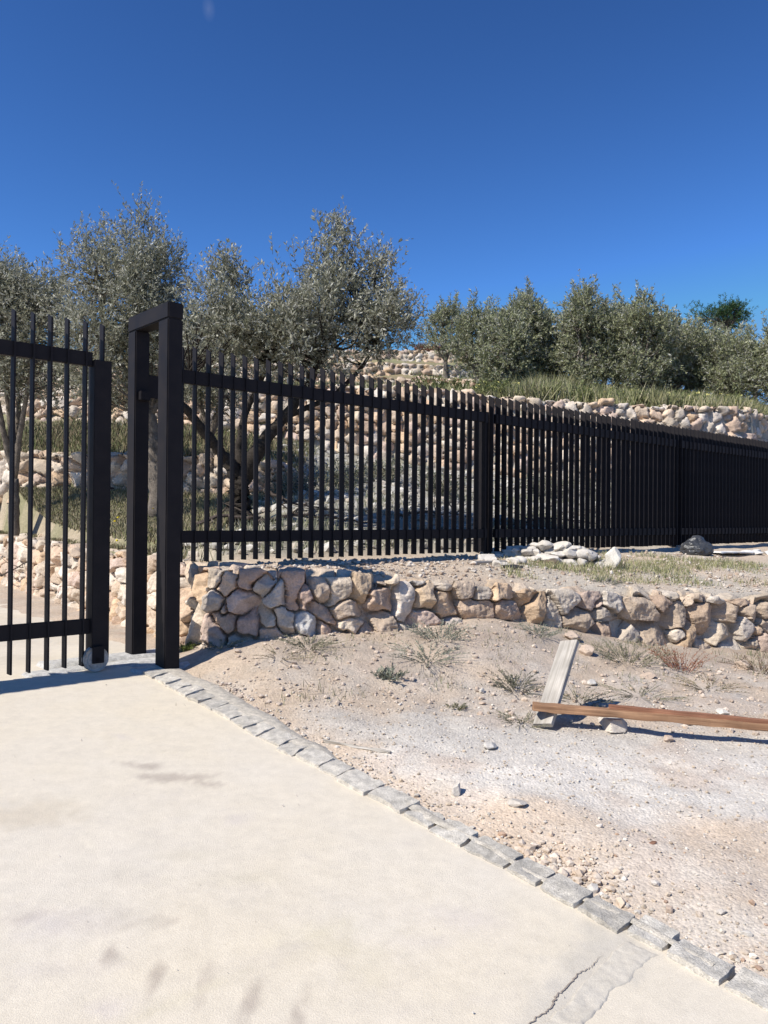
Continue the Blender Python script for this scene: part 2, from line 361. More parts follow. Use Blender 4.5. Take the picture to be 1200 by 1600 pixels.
def coords(segs):
    out = []
    for a, b, st in segs: out.append(np.arange(a, b, st))
    return np.unique(np.round(np.concatenate(out), 4))
xs = coords([(-300, -30, 15), (-30, -10, .5), (-10, -4, .12), (-4, 5.2, .045), (5.2, 12, .12), (12, 30, .5), (30, 301, 15)])
ys = coords([(-40, 0, 2), (0, 1.6, .4), (1.6, 8.6, .045), (8.6, 18.5, .09), (18.5, 40, .22), (40, 80, 2), (80, 401, 20)])
GX, GY = np.meshgrid(xs, ys)
GZ = ground_z(GX, GY)
sdG, _, _ = path_sd(GX, GY)
def ground_col(X, Y, sd):
    s = X*D[0]+Y*D[1]; q = X*N[0]+Y*N[1]
    n1 = fbm(X*.9, Y*.9, 0, 61, 4); n2 = fbm(X*2.6+7, Y*2.6, 0, 71, 4); n3 = fbm(X*6, Y*6, 0, 81, 3)
    def c(*v): return np.array(v)
    C = np.ones(X.shape+(3,))*c(.60, .48, .365)
    def mix(C, col, w): return C + (np.array(col)-C)*np.clip(w, 0, 1)[..., None]
    # pale crushed gravel in a band below the timber, spreading to the left
    g = sstep(1.0, .25, np.abs((Y-4.35)-(X-1.5)*.06)/(.9+.15*n1)) * sstep(2.7, 3.3, s)
    C = mix(C, (.66, .61, .54), .95*sstep(-.3, .6, g+.6*n2+.3*n3))
    C = mix(C, (.61, .465, .345), sstep(-.1, .6, n1+.3*n2)*sstep(4.0, 3.2, Y)*.8)
    C = mix(C, (.49, .395, .305), sstep(1.2, .2, -sd)*.8*sstep(-.5, .4, n2))
    C = mix(C, (.55, .42, .32), sstep(.1, .5, n2)*.5*(Y > 3))
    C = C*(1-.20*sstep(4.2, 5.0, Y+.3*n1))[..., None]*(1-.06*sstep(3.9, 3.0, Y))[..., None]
    top = sd > .1
    T = np.ones(X.shape+(3,))*c(.52, .42, .32)
    T = mix(T, (.50, .44, .36), sstep(-.2, .4, n1))
    tf = (X-FX0)*N[0]+(Y-FY0)*N[1]
    T = mix(T, (.26, .25, .20), sstep(.0, .8, tf)*.9*(X > -1.6))
    T = mix(T, (.22, .195, .125), sstep(-1.2, -2.0, X)*sstep(.35, .9, sd))
    T = mix(T, (.42, .40, .36), sstep(1.0, 2.5, tf)*sstep(-2.5, -1, X)*sstep(-.2, .3, n3))
    T = mix(T, (.22, .21, .12), sstep(.6, 1.5, tf)*sstep(-1.2, -2.6, X)*sstep(-.6, .2, n1))
    T = mix(T, (.24, .23, .13), sstep(.3, .8, Y-I(X, T3['Y'])))
    T = mix(T, (.25, .20, .12), sstep(21.5, 23, Y)*sstep(-.3, .5, n1))
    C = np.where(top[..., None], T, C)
    return C
ny, nx = GX.shape
idx = np.arange(nx*ny).reshape(ny, nx)
GF = np.stack([idx[:-1, :-1], idx[:-1, 1:], idx[1:, 1:], idx[1:, :-1]], -1).reshape(-1, 4)
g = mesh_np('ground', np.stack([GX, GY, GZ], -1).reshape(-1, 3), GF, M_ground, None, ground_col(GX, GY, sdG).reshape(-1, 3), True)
tag(g, kind='structure')

# concrete drive: left of the kerb, through the gateway and on beside the wall
KS = 2.44
ss = coords([(-60, -4, 4), (-4, 0, .25), (0, KS+.06, .03), (KS+.06, 3.6, .06)]); qs = coords([(-12, 0.4, .5), (.4, 5.9, .03), (5.9, 16, .15), (16, 40, 2)])
SS, QQ = np.meshgrid(ss, qs)
X = SS*D[0]+QQ*N[0]; Y = SS*D[1]+QQ*N[1]
Z = drive_z(X, Y) + .004*fbm(X*1.5, Y*1.5, 0, 11, 3)
sdD, _, _ = path_sd(X, Y)
C = np.ones(X.shape+(3,))
def stain(px, py, lx, ly, ang, col, amt):
    global C
    a, b = ray(px, py); yy = -1.55/(b-.08*(N[0]*a+N[1])); xx = a*yy
    dx = X-xx; dy = Y-yy; ca, sa = math.cos(ang), math.sin(ang)
    u = (dx*ca+dy*sa)/lx; v = (-dx*sa+dy*ca)/ly; r = np.sqrt(u*u+v*v) + .75*fbm(X*14, Y*14, 0, 17, 4, .65)
    w = np.clip(1-r, 0, 1)*amt
    C[:] = C + (np.array(col)-C)*np.clip(w*1.6, 0, 1)[..., None]
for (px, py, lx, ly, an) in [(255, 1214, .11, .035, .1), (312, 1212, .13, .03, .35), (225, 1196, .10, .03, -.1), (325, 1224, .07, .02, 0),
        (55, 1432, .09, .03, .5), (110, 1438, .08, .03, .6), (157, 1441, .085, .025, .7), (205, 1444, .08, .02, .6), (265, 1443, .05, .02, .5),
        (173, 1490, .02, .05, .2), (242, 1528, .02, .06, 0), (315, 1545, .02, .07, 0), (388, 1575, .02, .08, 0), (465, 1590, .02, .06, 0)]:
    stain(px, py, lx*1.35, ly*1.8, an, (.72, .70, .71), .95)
stain(45, 1270, .3, .18, .4, (.9, .88, .85), .9); stain(440, 1110, .5, .3, .4, (.93, .93, .93), .5)
stain(900, 1530, .12, .5, -.55, (.84, .86, .90), 1.1); stain(960, 1495, .1, .2, -.6, (.85, .87, .91), 1.1); stain(985, 1460, .10, .14, -.55, (.85, .87, .91), 1.0)
for i_ in range(14):
    stain(75+i_*10.5, 1262+i_*9.2, .05, .012, -.75, (1.06, 1.06, 1.05), .8)
for i_ in range(26):
    r_ = random.Random(i_); stain(r_.uniform(0, 800), r_.uniform(1100, 1590), r_.uniform(.05, .3), r_.uniform(.02, .12), r_.uniform(-.6, .9), (r_.uniform(.9, .97),)*2+(r_.uniform(.9, 1.0),), .6)
# greyer swirled screed just inside the gateway
C *= (1-.12*(sstep(5.9, 6.4, QQ)*sstep(.3, .9, fbm(X*2, Y*2, 0, 51, 3)+.8)))[..., None]
# crack, cut into the surface
crk = []
for (px, py) in [(820, 1610), (840, 1590), (862, 1578), (868, 1560), (885, 1545), (905, 1522), (925, 1512), (945, 1490)]:
    a, b = ray(px, py); yy = -1.55/(b-.08*(N[0]*a+N[1])); crk.append((a*yy, yy))
crk = np.array(crk)
ny, nx = X.shape; idx = np.arange(nx*ny).reshape(ny, nx)
F = np.stack([idx[:-1, :-1], idx[:-1, 1:], idx[1:, 1:], idx[1:, :-1]], -1).reshape(-1, 4)
keep = (sdD.ravel()[F] < .1).any(1) & ((SS.ravel()[F] < KS+.07).all(1) | (QQ.ravel()[F] > 5.75).all(1))
drv = mesh_np('driveway', np.stack([X, Y, Z], -1).reshape(-1, 3), F[keep], M_conc, None, C.reshape(-1, 3), True)
tag(drv, kind='structure')
cm = MB()
cu = np.linspace(0, len(crk)-1, 70); cx = np.interp(cu, range(len(crk)), crk[:, 0])+RNG.normal(0, .0025, 70); cy = np.interp(cu, range(len(crk)), crk[:, 1])+RNG.normal(0, .0025, 70)
wd_ = .55*(.003+.004*np.abs(fbm(cu*1.3, cu*0+3, 0, 77, 2)))*np.minimum(1, (70-np.arange(70))/25)
P = np.stack([cx, cy], 1); T = np.gradient(P, axis=0); T /= np.linalg.norm(T, axis=1, keepdims=True); Nn = np.stack([-T[:, 1], T[:, 0]], 1)
zc = drive_z(cx, cy) + .004*fbm(cx*1.5, cy*1.5, 0, 11, 3) + .0035
V = np.concatenate([np.c_[P+Nn*wd_[:, None], zc], np.c_[P-Nn*wd_[:, None], zc]]); i = np.arange(69)
cm.add(V, np.stack([i, i+1, i+71, i+70], 1), (.30, .25, .205))
tag(cm.build('driveway_crack', M_flat), kind='structure')

# rough pale strip of filled joint running off the kerb beside the crack
def dpt(px, py):
    a, b = ray(px, py); yy = -1.55/(b-.08*(N[0]*a+N[1])); return np.array([a*yy, yy])
LE = np.array([dpt(*p_) for p_ in [(826, 1612), (848, 1592), (870, 1578), (890, 1556), (918, 1520), (950, 1490), (984, 1462)]])
RE = np.array([dpt(*p_) for p_ in [(905, 1625), (925, 1596), (945, 1572), (968, 1552), (985, 1532), (1010, 1510), (1036, 1490)]])
tt = np.linspace(0, 6, 110); A_ = np.stack([np.interp(tt, range(7), LE[:, c]) for c in (0, 1)], 1); B_ = np.stack([np.interp(tt, range(7), RE[:, c]) for c in (0, 1)], 1)
ww = np.linspace(0, 1, 26); P = A_[:, None]*(1-ww[None, :, None]) + B_[:, None]*ww[None, :, None]
P = P + .016*np.stack([fbm(P[..., 0]*14, P[..., 1]*14, 0, 3, 4, .6), fbm(P[..., 0]*14, P[..., 1]*14, 5, 4, 4, .6)], -1)
ed = np.minimum(np.minimum(ww, 1-ww)[None]*9, np.minimum(tt, 6-tt)[:, None]*3).clip(0, 1)
zz_ = drive_z(P[..., 0], P[..., 1]) - .008 + ed*.0135 + .0045*fbm(P[..., 0]*26, P[..., 1]*26, 0, 8, 4, .6)*ed
idx = np.arange(zz_.size).reshape(zz_.shape)
jn = mesh_np('driveway_joint', np.concatenate([P, zz_[..., None]], -1).reshape(-1, 3), np.stack([idx[:-1, :-1], idx[:-1, 1:], idx[1:, 1:], idx[1:, :-1]], -1).reshape(-1, 4), M_conc, None, (np.array((.86, .88, .92))*(1+.10*fbm(P[..., 0]*30, P[..., 1]*30, 0, 23, 4, .7)[..., None])).reshape(-1, 3), True)
tag(jn, kind='structure')

# ------------------------------------------------------------------ kerb of rough granite setts
def noisy_box(lx, ly, lz, nx_, ny_, nz_, amp, seed, rnd=.012):
    """a worn block, grid on every face, centred at 0, bottom at z=0"""
    bm = bmesh.new(); bmesh.ops.create_cube(bm, size=1)
    bmesh.ops.subdivide_edges(bm, edges=bm.edges[:], cuts=8, use_grid_fill=True)
    V = np.array([v.co[:] for v in bm.verts])*2; bm.verts.index_update()
    F = np.array([[v.index for v in f.verts] for f in bm.faces]); bm.free()
    k = 1 - .012*((V[:, [0]]**2*V[:, [1]]**2)+(V[:, [1]]**2*V[:, [2]]**2)+(V[:, [0]]**2*V[:, [2]]**2))
    V = V*k*np.array([lx, ly, lz])/2; V[:, 2] += lz/2
    for c in range(3): V[:, c] += amp*fbm(V[:, 0]*18+seed*3.1, V[:, 1]*18, V[:, 2]*18, seed*7+c, 3)
    return V, F
kb = MB(); q = 5.35; i = 0
while q > -2.5:
    i += 1; L_ = random.uniform(.14, .25); w = random.uniform(.115, .14); h = .12
    V, F = noisy_box(L_-.016, w, h, 4, 4, 3, .011, i)
    a = random.gauss(0, .035); ca, sa = math.cos(a), math.sin(a)
    lx, ly = V[:, 0]*ca-V[:, 1]*sa, V[:, 0]*sa+V[:, 1]*ca
    s0 = KS+.068+random.gauss(0, .006) + .03*sstep(2.5, 5.3, q); q0 = q-L_/2
    P = np.array([sq(s0+b, q0+a_) for a_, b in zip(lx, ly)])
    tilt = random.gauss(0, .03)
    zz = drive_z(P[:, 0], P[:, 1]) - h + .023 + V[:, 2] + random.gauss(0, .004) + tilt*ly + .12*ly
    g_ = random.uniform(.45, .58)
    kb.add(np.c_[P, zz], F, (g_*1.05, g_*.97, g_*.84)); q -= L_
kerb_ = kb.build('kerb', M_kerb, None, True); kerb_.data.set_sharp_from_angle(angle=math.radians(38)); tag(kerb_, kind='structure')
# mortar haunching behind the setts near the gate
mb = MB(); qs_ = np.linspace(1.2, 5.45, 60); rows = []
for r, (ds, dzz) in enumerate([(.09, .018), (.15, .024), (.21, .022), (.28, .014), (.34, -.02)]):
    wfac = .25+.75*sstep(2.0, 5.0, qs_)
    p = np.array([sq(KS+.03+ds*w_, q_) for q_, w_ in zip(qs_, wfac)]); nn = .012*fbm(p[:, 0]*6, p[:, 1]*6, 0, 5, 3)
    p2 = p + np.outer(nn*2, D); rows.append(np.c_[p2, drive_z(p[:, 0], p[:, 1])+dzz+nn*.4])
V = np.concatenate(rows); m_ = 60; F = []
for r in range(4):
    i = np.arange(m_-1)+r*m_; F.append(np.stack([i, i+m_, i+m_+1, i+1], 1))
mb.add(V, np.concatenate(F), (.61, .55, .455)); tag(mb.build('kerb_mortar', M_kerb, None, True), kind='structure')
# low concrete threshold under the gateway
tb = MB()
for (s0, s1, q0, q1, h) in [(1.75, 3.05, 5.62, 5.80, .012), (1.95, 3.05, 5.80, 6.05, .028), (2.42, 3.1, 5.34, 5.50, .018)]:
    bm = bmesh.new(); gx = np.linspace(s0, s1, 24); gq = np.linspace(q0, q1, 7); A, B = np.meshgrid(gx, gq)
    A = A + .015*fbm(A*9, B*9, 0, 3, 2); B = B + .02*fbm(A*5+4, B*5, 0, 4, 2)
    x_, y_ = A*D[0]+B*N[0], A*D[1]+B*N[1]; edge = np.zeros(A.shape); edge[1:-1, 1:-1] = 1
    z_ = drive_z(x_, y_) - .02 + (h+.02)*edge + .002*fbm(A*20, B*20, 0, 4, 2)
    idx = np.arange(A.size).reshape(A.shape)
    tb.add(np.stack([x_, y_, z_], -1).reshape(-1, 3), np.stack([idx[:-1, :-1], idx[:-1, 1:], idx[1:, 1:], idx[1:, :-1]], -1).reshape(-1, 4), (.58, .56, .52)); bm.free()
tag(tb.build('threshold', M_kerb, None, True), kind='structure')

# ------------------------------------------------------------------ dry stone walls
def stone_seeds(u0, u1, H, size, seed, top=.4, flat=.78):
    r = np.random.default_rng(seed); P = []
    v = -.1; row = 0
    while v < H+top+size:
        h = size*flat*r.uniform(.75, 1.25); u = u0 - r.uniform(0, size)
        while u < u1+size:
            w = size*r.uniform(.6, 1.45); P.append((u+w/2, v+h/2+r.normal(0, h*.2))); u += w
        v += h; row += 1
    return np.array(P)
def voronoi(u, v, seeds, wt, rs, size):
    """cells of blocky, turned stones: nearest seed and distance to the cell border, in blocks along u"""
    n = len(u); idn = np.zeros(n, int); e = np.zeros(n); order = np.argsort(u)
    mapi = np.argsort(seeds[:, 0]); su = seeds[mapi]; swt = wt[mapi]
    ns = len(seeds); th = rs.normal(0, .26, ns)[mapi]; asp = np.exp(rs.normal(.08, .24, ns))[mapi]; ct, st = np.cos(th), np.sin(th)
    for i in range(0, n, 4000):
        o = order[i:i+4000]; a, b = u[o[0]]-.9, u[o[-1]]+.9
        lo, hi = np.searchsorted(su[:, 0], [a, b]); sub = su[lo:hi]
        dx = u[o, None]-sub[None, :, 0]; dy = v[o, None]-sub[None, :, 1]; c, q_ = ct[None, lo:hi], st[None, lo:hi]; a_ = asp[None, lo:hi]
        p, r_ = np.abs(dx*c+dy*q_)/a_, np.abs(-dx*q_+dy*c)*a_
        d = (p**4+r_**4)**.25 - swt[None, lo:hi]
        j = np.argpartition(d, 2, axis=1)[:, :3]; dj = np.take_along_axis(d, j, 1); so = np.argsort(dj, 1); j = np.take_along_axis(j, so, 1); dj = np.take_along_axis(dj, so, 1)
        idn[o] = mapi[lo+j[:, 0]]; e[o] = (dj[:, 1]-dj[:, 0])*.5
    return idn, e
PAL = np.array([(.56, .44, .33), (.58, .48, .37), (.62, .53, .43), (.53, .39, .29), (.58, .43, .31), (.54, .46, .37), (.66, .58, .49), (.52, .41, .31), (.60, .52, .44), (.56, .43, .35), (.58, .42, .28)])
def wall(name, u, Q, zb, zt, size, seed, mat, dv, label, group=None, cat='stone wall', seeds=None, thick=.42, depth=.055, pal=PAL, colfn=None, warp=.02, closed_back=True, gap=.012):
    """Q: face line (n,2), terrace side to the left of travel; zb/zt arrays"""
    Tn = np.gradient(Q, axis=0); Tn /= np.linalg.norm(Tn, axis=1, keepdims=True); Out = np.stack([Tn[:, 1], -Tn[:, 0]], 1)
    H = zt-zb; Hm = H.max(); nf = int(Hm/dv)+2; ntp = int(thick/dv)
    n = len(u)
    fr = np.linspace(0, 1, nf)
    vv = np.concatenate([np.outer(H, fr), H[:, None] + np.arange(1, ntp+1)[None]*dv], 1)    # unrolled
    onface = np.minimum(vv, H[:, None]); ontop = np.maximum(vv-H[:, None], 0)
    # from the top down: v measured so that rows hang from the wall's top
    vt = vv - H[:, None]        # <0 on face, >0 on top
    U = np.repeat(u[:, None], vv.shape[1], 1)
    if seeds is None: seeds = stone_seeds(u[0], u[-1], Hm, size, seed); seeds[:, 1] -= Hm
    rw = np.random.default_rng(seed+77); n0 = len(seeds); nx_ = int(n0*.30)      # small wedge stones between the big ones
    ex_ = seeds[rw.integers(0, n0, nx_)] + rw.normal(size=(nx_, 2))*size*.55; seeds = np.concatenate([seeds, ex_])
    wts = np.concatenate([rw.uniform(-.10, .12, n0), rw.uniform(-.36, -.12, nx_)])*size
    wu = U + warp*fbm(U*6, vt*6, 0, seed+1, 3)+.3*warp*fbm(U*25, vt*25, 0, seed+8, 2); wv = vt + warp*fbm(U*6+9, vt*6, 0, seed+2, 3)+.3*warp*fbm(U*25+5, vt*25, 0, seed+9, 2)
    idn, e = voronoi(wu.ravel(), wv.ravel(), seeds, wts, rw, size); e = e.reshape(U.shape); idn = idn.reshape(U.shape)
    r = np.random.default_rng(seed+5); ns = len(seeds)
    off = r.uniform(-.55, .4, ns)*depth
    cu_ = wu - seeds[idn, 0]; cv_ = wv - seeds[idn, 1]
    dep = np.full(U.shape, 9.0)
    for k in range(5):          # chipped facets
        a = r.uniform(0, 2*np.pi, ns); sl = r.uniform(.25, 1.3, ns) if k else r.uniform(0, .22, ns); h0 = r.uniform(1.05, 2.1, ns)*depth if k else depth*np.ones(ns)
        dep = np.minimum(dep, h0[idn] + sl[idn]*(np.cos(a)[idn]*cu_+np.sin(a)[idn]*cv_))
    dep = dep + off[idn]
    gapv = gap*(.6+1.5*np.clip(fbm(U*3.3, vt*3.3, 0, seed+15, 2)+.15, 0, 1))
    prof = depth*(.25+1.3*np.clip((e-gapv*.6)/(size*.055), 0, 3)**.85)
    dep = np.minimum(dep, prof) 
    fr1 = fbm(U*11, vt*11, idn*3.7, seed+3, 4, .6); fr2 = fbm(U*5, vt*5, idn*1.3, seed+4, 2)
    dep = dep + (.026*fr1 - .022*np.abs(fbm(U*17, vt*17, idn*2.1, seed+6, 3)) + .022*fr2)*(size/.28)
    dep = np.where(e < gapv*.6, -.10*(size/.28), dep) - depth*.6
    # direction turns from outwards to upwards at the top edge
    rr = .035; ph = np.clip((vt+rr)/(2*rr), 0, 1)*np.pi/2
    co, si = np.cos(ph), np.sin(ph)
    topn = (r.uniform(-.5, .6, ns)*depth*.9)[idn]*sstep(-.12, 0.02, vt)
    px = Q[:, 0][:, None] + Out[:, 0][:, None]*(dep*co - ontop - .11*onface + rr*(co-1)*.6)
    py = Q[:, 1][:, None] + Out[:, 1][:, None]*(dep*co - ontop - .11*onface + rr*(co-1)*.6)
    pz = zb[:, None] + onface + dep*si*.7 + topn
    # ends and back: close with skirts
    V = np.stack([px, py, pz], -1)
    back = np.stack([Q[:, 0]-Out[:, 0]*(thick+.03), Q[:, 1]-Out[:, 1]*(thick+.03), zb], -1)[:, None]
    V = np.concatenate([V, back], 1); m = V.shape[1]
    col = pal[r.integers(0, len(pal), ns)]*r.uniform(.9, 1.18, (ns, 1))
    Cc = col[idn]*(1+.16*fbm(U*7, vt*7, idn*.9, seed+31, 3))[..., None]
    if colfn is not None: Cc = colfn(Cc, U, vt, px, seeds, idn)
    Cc = np.concatenate([Cc, Cc[:, -1:]], 1)
    idx = np.arange(n*m).reshape(n, m)
    F = np.stack([idx[:-1, :-1], idx[1:, :-1], idx[1:, 1:], idx[:-1, 1:]], -1).reshape(-1, 4)
    ends = [idx[0][None], idx[-1][::-1][None]]
    o = mesh_np(name, V.reshape(-1, 3), [F]+ends, mat, None, Cc.reshape(-1, 3), True)
    tag(o, label, cat, group); return o

# the roadside wall: hand-placed stones where the photograph shows them close
u, Q, zz = resample(RP, RZ, .0095, .10)
uc = np.interp(0, [0], [0])
sel = (Q[:, 0] > -9.5) & (Q[:, 0] < 9.0)
u, Q, zz = u[sel], Q[sel], zz[sel]
# coarser spacing far from the camera
keep = np.ones(len(u), bool); far = (Q[:, 1] > 8.0); keep[far & (np.arange(len(u)) % 2 == 1)] = False
u, Q, zz = u[keep], Q[keep], zz[keep]
Tn = np.gradient(Q, axis=0); Tn /= np.linalg.norm(Tn, axis=1, keepdims=True); Out = np.stack([Tn[:, 1], -Tn[:, 0]], 1)
zb = ground_z(Q[:, 0]+Out[:, 0]*.12, Q[:, 1]+Out[:, 1]*.12) - .15
zt = zz + .012*fbm(u*3, u*0, 0, 19, 3)
icor = np.argmin(np.linalg.norm(Q-CORN, axis=1))
azi = Q[:, 0]/Q[:, 1]
PX = [(331,905),(329,942),(355,915),(383,908),(373,941),(345,972),(386,982),(322,985),(408,918),(437,932),(421,972),(449,972),(428,1000),
 (463,925),(483,932),(504,925),(541,922),(570,919),(602,937),(641,935),(671,935),(700,942),(733,917),(479,979),(507,960),(512,990),
 (554,954),(553,978),(541,1006),(571,1002),(604,979),(671,975),(746,958),(600,908),(658,902),(702,908),(762,920),(790,926),(796,951),
 (830,928),(846,958),(900,930),(905,975),(925,942),(950,955),(1008,951),(967,934),(1046,940),(1067,963),(1062,932),(1100,936),(1104,963),
 (1125,934),(1154,959),(1133,992),(1083,992),(1100,1013),(1183,959),(1179,988),(1146,1022),(1183,1010),(1175,938),(950,992),(992,1005),(1025,1000),(870,985),(720,985),(780,985),(640,1005),(470,1010),(380,1010)]
hand = []
for (px, py) in PX:
    j = icor-2 + np.argmin(np.abs(azi[icor-2:] - ray(px, py)[0])); hand.append((u[j], EYE + ray(px, py)[1]*Q[j, 1] - zt[j]))
hand = np.array(hand)
uA, uB = u[icor]-.02, hand[:, 0].max()+.08
auto = stone_seeds(u[0], u[-1], 1.1, .27, 3, .5, .8); auto[:, 1] -= 1.1
inside = (auto[:, 0] > uA) & (auto[:, 0] < uB)
autoT = auto[inside & ((auto[:, 1] > .12))]            # top course and buried course over the hand-placed stretch
low = np.array([(x_, RNG.normal(-.72, .03)) for x_ in np.arange(uA, uB, .27)])
seeds = np.concatenate([hand, auto[~inside], autoT, low])
def colF(C, U, vt, px, seeds, idn):
    """browner, greyer stone further along; two ochre blocks"""
    w = sstep(1.0, 2.2, seeds[idn, 0]-uA-1.0)[..., None]*.5
    C = C*(1-w) + w*(C*np.array([.80, .80, .78]))
    for k in (17, 20): C = np.where((idn == k)[..., None], np.array([.58, .44, .30]), C)
    for k in (23,): C = np.where((idn == k)[..., None], np.array([.66, .62, .56]), C)
    for k in (6, 3, 14, 13): C = np.where((idn == k)[..., None], np.array([.50, .36, .28]), C)
    t = sstep(.02, .12, vt)[..., None]; return C*(1-t*.5) + t*.5*np.array([.50, .42, .33])
wall('dry_stone_wall', u, Q, zb, zt, .26, 3, M_stone, .0095, 'low wall of pinkish rubble stone carrying the black fence and turning a corner beside the gate posts',
     'stone walls', seeds=seeds, colfn=colF, thick=.45, depth=.06)

def terr_wall(T, x0, x1, size, du, dv, seed, label, thick=.42, depth=.07):
    P = np.array([(x_, I(x_, T['Y'])) for x_ in np.arange(x0, x1, .5)]+[(x1, I(x1, T['Y']))])
    u, Q, _ = resample(P, np.zeros(len(P)), du, .6)
    zb = I(Q[:, 0], T['b'])+EYE-.2; zt = I(Q[:, 0], T['t'])+EYE + .03*fbm(u*1.2, u*0, 0, seed, 3) + .02*noise(u/size*1.1, u*0, 0, seed+9)
    return wall('dry_stone_wall', u, Q, zb, zt, size, seed, M_stonefar, dv, label, 'stone walls', thick=thick, depth=depth, warp=.03, gap=.016)
terr_wall(T2, -9.5, -1.45, .30, .03, .03, 23, 'second terrace wall, low, seen through the gate bars above the grassy strip')
terr_wall(T3, -14, 12, .30, .032, .032, 33, 'long tall pale terrace wall running behind the whole fence below the right hand olives', depth=.09)
terr_wall(T4, -14, 3.2, .27, .05, .05, 43, 'lowest of the three small hillside walls in the gap between the olive crowns', depth=.08)
terr_wall(T5, -9, 3.9, .27, .06, .05, 53, 'middle one of the three small hillside walls in the gap between the olive crowns', depth=.08)
terr_wall(T6, -9, 3.9, .30, .07, .06, 63, 'topmost hillside wall on the ridge below the scrap of blue sky', depth=.08)
# ------------------------------------------------------------------ gate, receiving frame and fence (black steel)
mesh_np.local = True
GP = np.array([-2.49, 5.3]); Z0 = EYE-1.10      # gate line origin; ground level on the gate line
def bar_mesh(name, zlo, zhi, cham=.03, w=.012, dp=.068):
    V = []; y0, y1 = -dp/2, dp/2
    for x in (-w/2, w/2):
        V += [(x, y0, zlo), (x, y1, zlo), (x, y1, zhi), (x, y0, zhi-cham)]
    F = np.array([[0, 1, 2, 3], [7, 6, 5, 4], [0, 4, 5, 1], [1, 5, 6, 2], [2, 6, 7, 3], [3, 7, 4, 0]])
    o = mesh_np(name, np.array(V, float), F, M_metal); return o
gate = tag(empty('sliding_gate', (GP[0], GP[1], Z0), YAW), 'tall black sliding gate of upright flat bars standing half open across the drive', 'gate')
proto = bar_mesh('bar', .03, 2.48); gme = proto.data; bpy.data.objects.remove(proto)
for k in range(-29, 5):
    b = link('bar', gme, gate); b.location = (.12*k, 0, random.gauss(0, .002)); b.rotation_euler = (random.gauss(0, .0012), random.gauss(0, .0015), random.gauss(0, .03))
sb = bar_mesh('bar', 2.17, 2.48); sb.parent = gate; sb.location = (.605, 0, 0)
def box(name, dims, parent, mat=M_metal, bev=.004):
    V, F = boxVF(*dims, bev); return mesh_np(name, V, F, mat, parent)
box('top_rail', (-3.55, .53, -.022, .022, 2.155, 2.255), gate)
box('bottom_rail', (-3.55, .53, -.022, .022, .255, .36), gate)
box('end_post', (.53, .655, -.06, .06, .075, 2.20), gate)
box('tail_post', (-3.67, -3.55, -.06, .06, .05, 2.20), gate)
def cyl(cx, cy, cz, r, w, n=36, axis='y', prof=None):
    prof = prof or [(-w/2, 0), (-w/2, r*.96), (-w*.4, r), (w*.4, r), (w/2, r*.96), (w/2, 0)]
    an = np.linspace(0, 2*np.pi, n, endpoint=False); V = []
    for (a, rr) in prof:
        for t in an: V.append((cx+rr*math.cos(t), cy+a, cz+rr*math.sin(t)))
    V = np.array(V); i = np.arange(len(prof)-1)[:, None]*n; j = np.arange(n)[None]; k = (j+1) % n
    return V, [np.stack([i+j, i+k, i+n+k, i+n+j], -1).reshape(-1, 4)]
for sx, wx in ((.56, 0), (-3.6, 0)):
    V, F = cyl(sx, .0, .078, .088, .05, prof=[(-.028, 0), (-.028, .060), (-.020, .064), (-.020, .078), (-.026, .088), (-.012, .084), (.012, .084), (.026, .088), (.028, .06), (.028, 0)])
    V[:, 1] -= .045
    wh = mesh_np('wheel', V, F, M_wheel, gate, None, False)
    V, F = cyl(sx, -.078, .078, .016, .02, 12); mesh_np('axle_bolt', V, F, M_metal, wh)
    V, F = boxVF(sx-.035, sx+.05, -.088, -.078, .05, .17, .003); mesh_np('wheel_bracket', V, F, M_metal, wh)
box('latch_pin', (.655, .70, -.012, .012, 1.285, 1.30), gate, bev=.003)

frm = tag(empty('gate_frame', (GP[0], GP[1], Z0), YAW), 'tall narrow black portal of two square posts and a top beam that receives the gate', 'gate frame')
FS = .965; TOPZ = 2.65
V, F = boxVF(FS, FS+.12, -.30, -.145, -.04, TOPZ-.12, .008); mesh_np('post', V, F, M_metal, frm)
V, F = boxVF(FS, FS+.12, .245, .38, -.02, TOPZ-.12, .008); mesh_np('post', V, F, M_metal, frm)
V, F = boxVF(FS-.001, FS+.121, -.301, .381, TOPZ-.12, TOPZ, .008); mesh_np('top_beam', V, F, M_metal, frm)
V, F = boxVF(FS+.12, FS+.22, .262, .272, 2.02, 2.20, .003); br = mesh_np('guide_bracket', V, F, M_metal, frm)
V, F = boxVF(FS+.03, FS+.11, .20, .26, 1.99, 2.06, .004); mesh_np('guide_roller', V, F, M_metal, br)

# the fence: origin on its first bar; local x runs along it
FO = np.array([-1.57, 6.55]); FZ = EYE-.41
fence = tag(empty('bar_fence', (FO[0], FO[1], FZ), YAW), 'long black steel fence of close upright flat bars running along the stone ledge', 'fence')
proto = bar_mesh('bar', .03, 1.81, .04); fme = proto.data; bpy.data.objects.remove(proto)
posts = [3.72, 7.95, 12.2, 16.4]; span = [-.30]+posts
nb = 0; rest = MB()
k0 = -2
for k in range(k0, 137):
    x = .12*k
    if nb < 100: b = link('bar', fme, fence); b.location = (x, 0, random.gauss(0, .003)); b.rotation_euler = (random.gauss(0, .0015), random.gauss(0, .002), random.gauss(0, .03)); nb += 1
    else:
        V = np.array([v.co[:] for v in fme.vertices]); V[:, 0] += x; rest.add(V, np.array([[0, 1, 2, 3], [7, 6, 5, 4], [0, 4, 5, 1], [1, 5, 6, 2], [2, 6, 7, 3], [3, 7, 4, 0]]))
tag(rest.build('bar', M_metal, fence), kind='stuff')
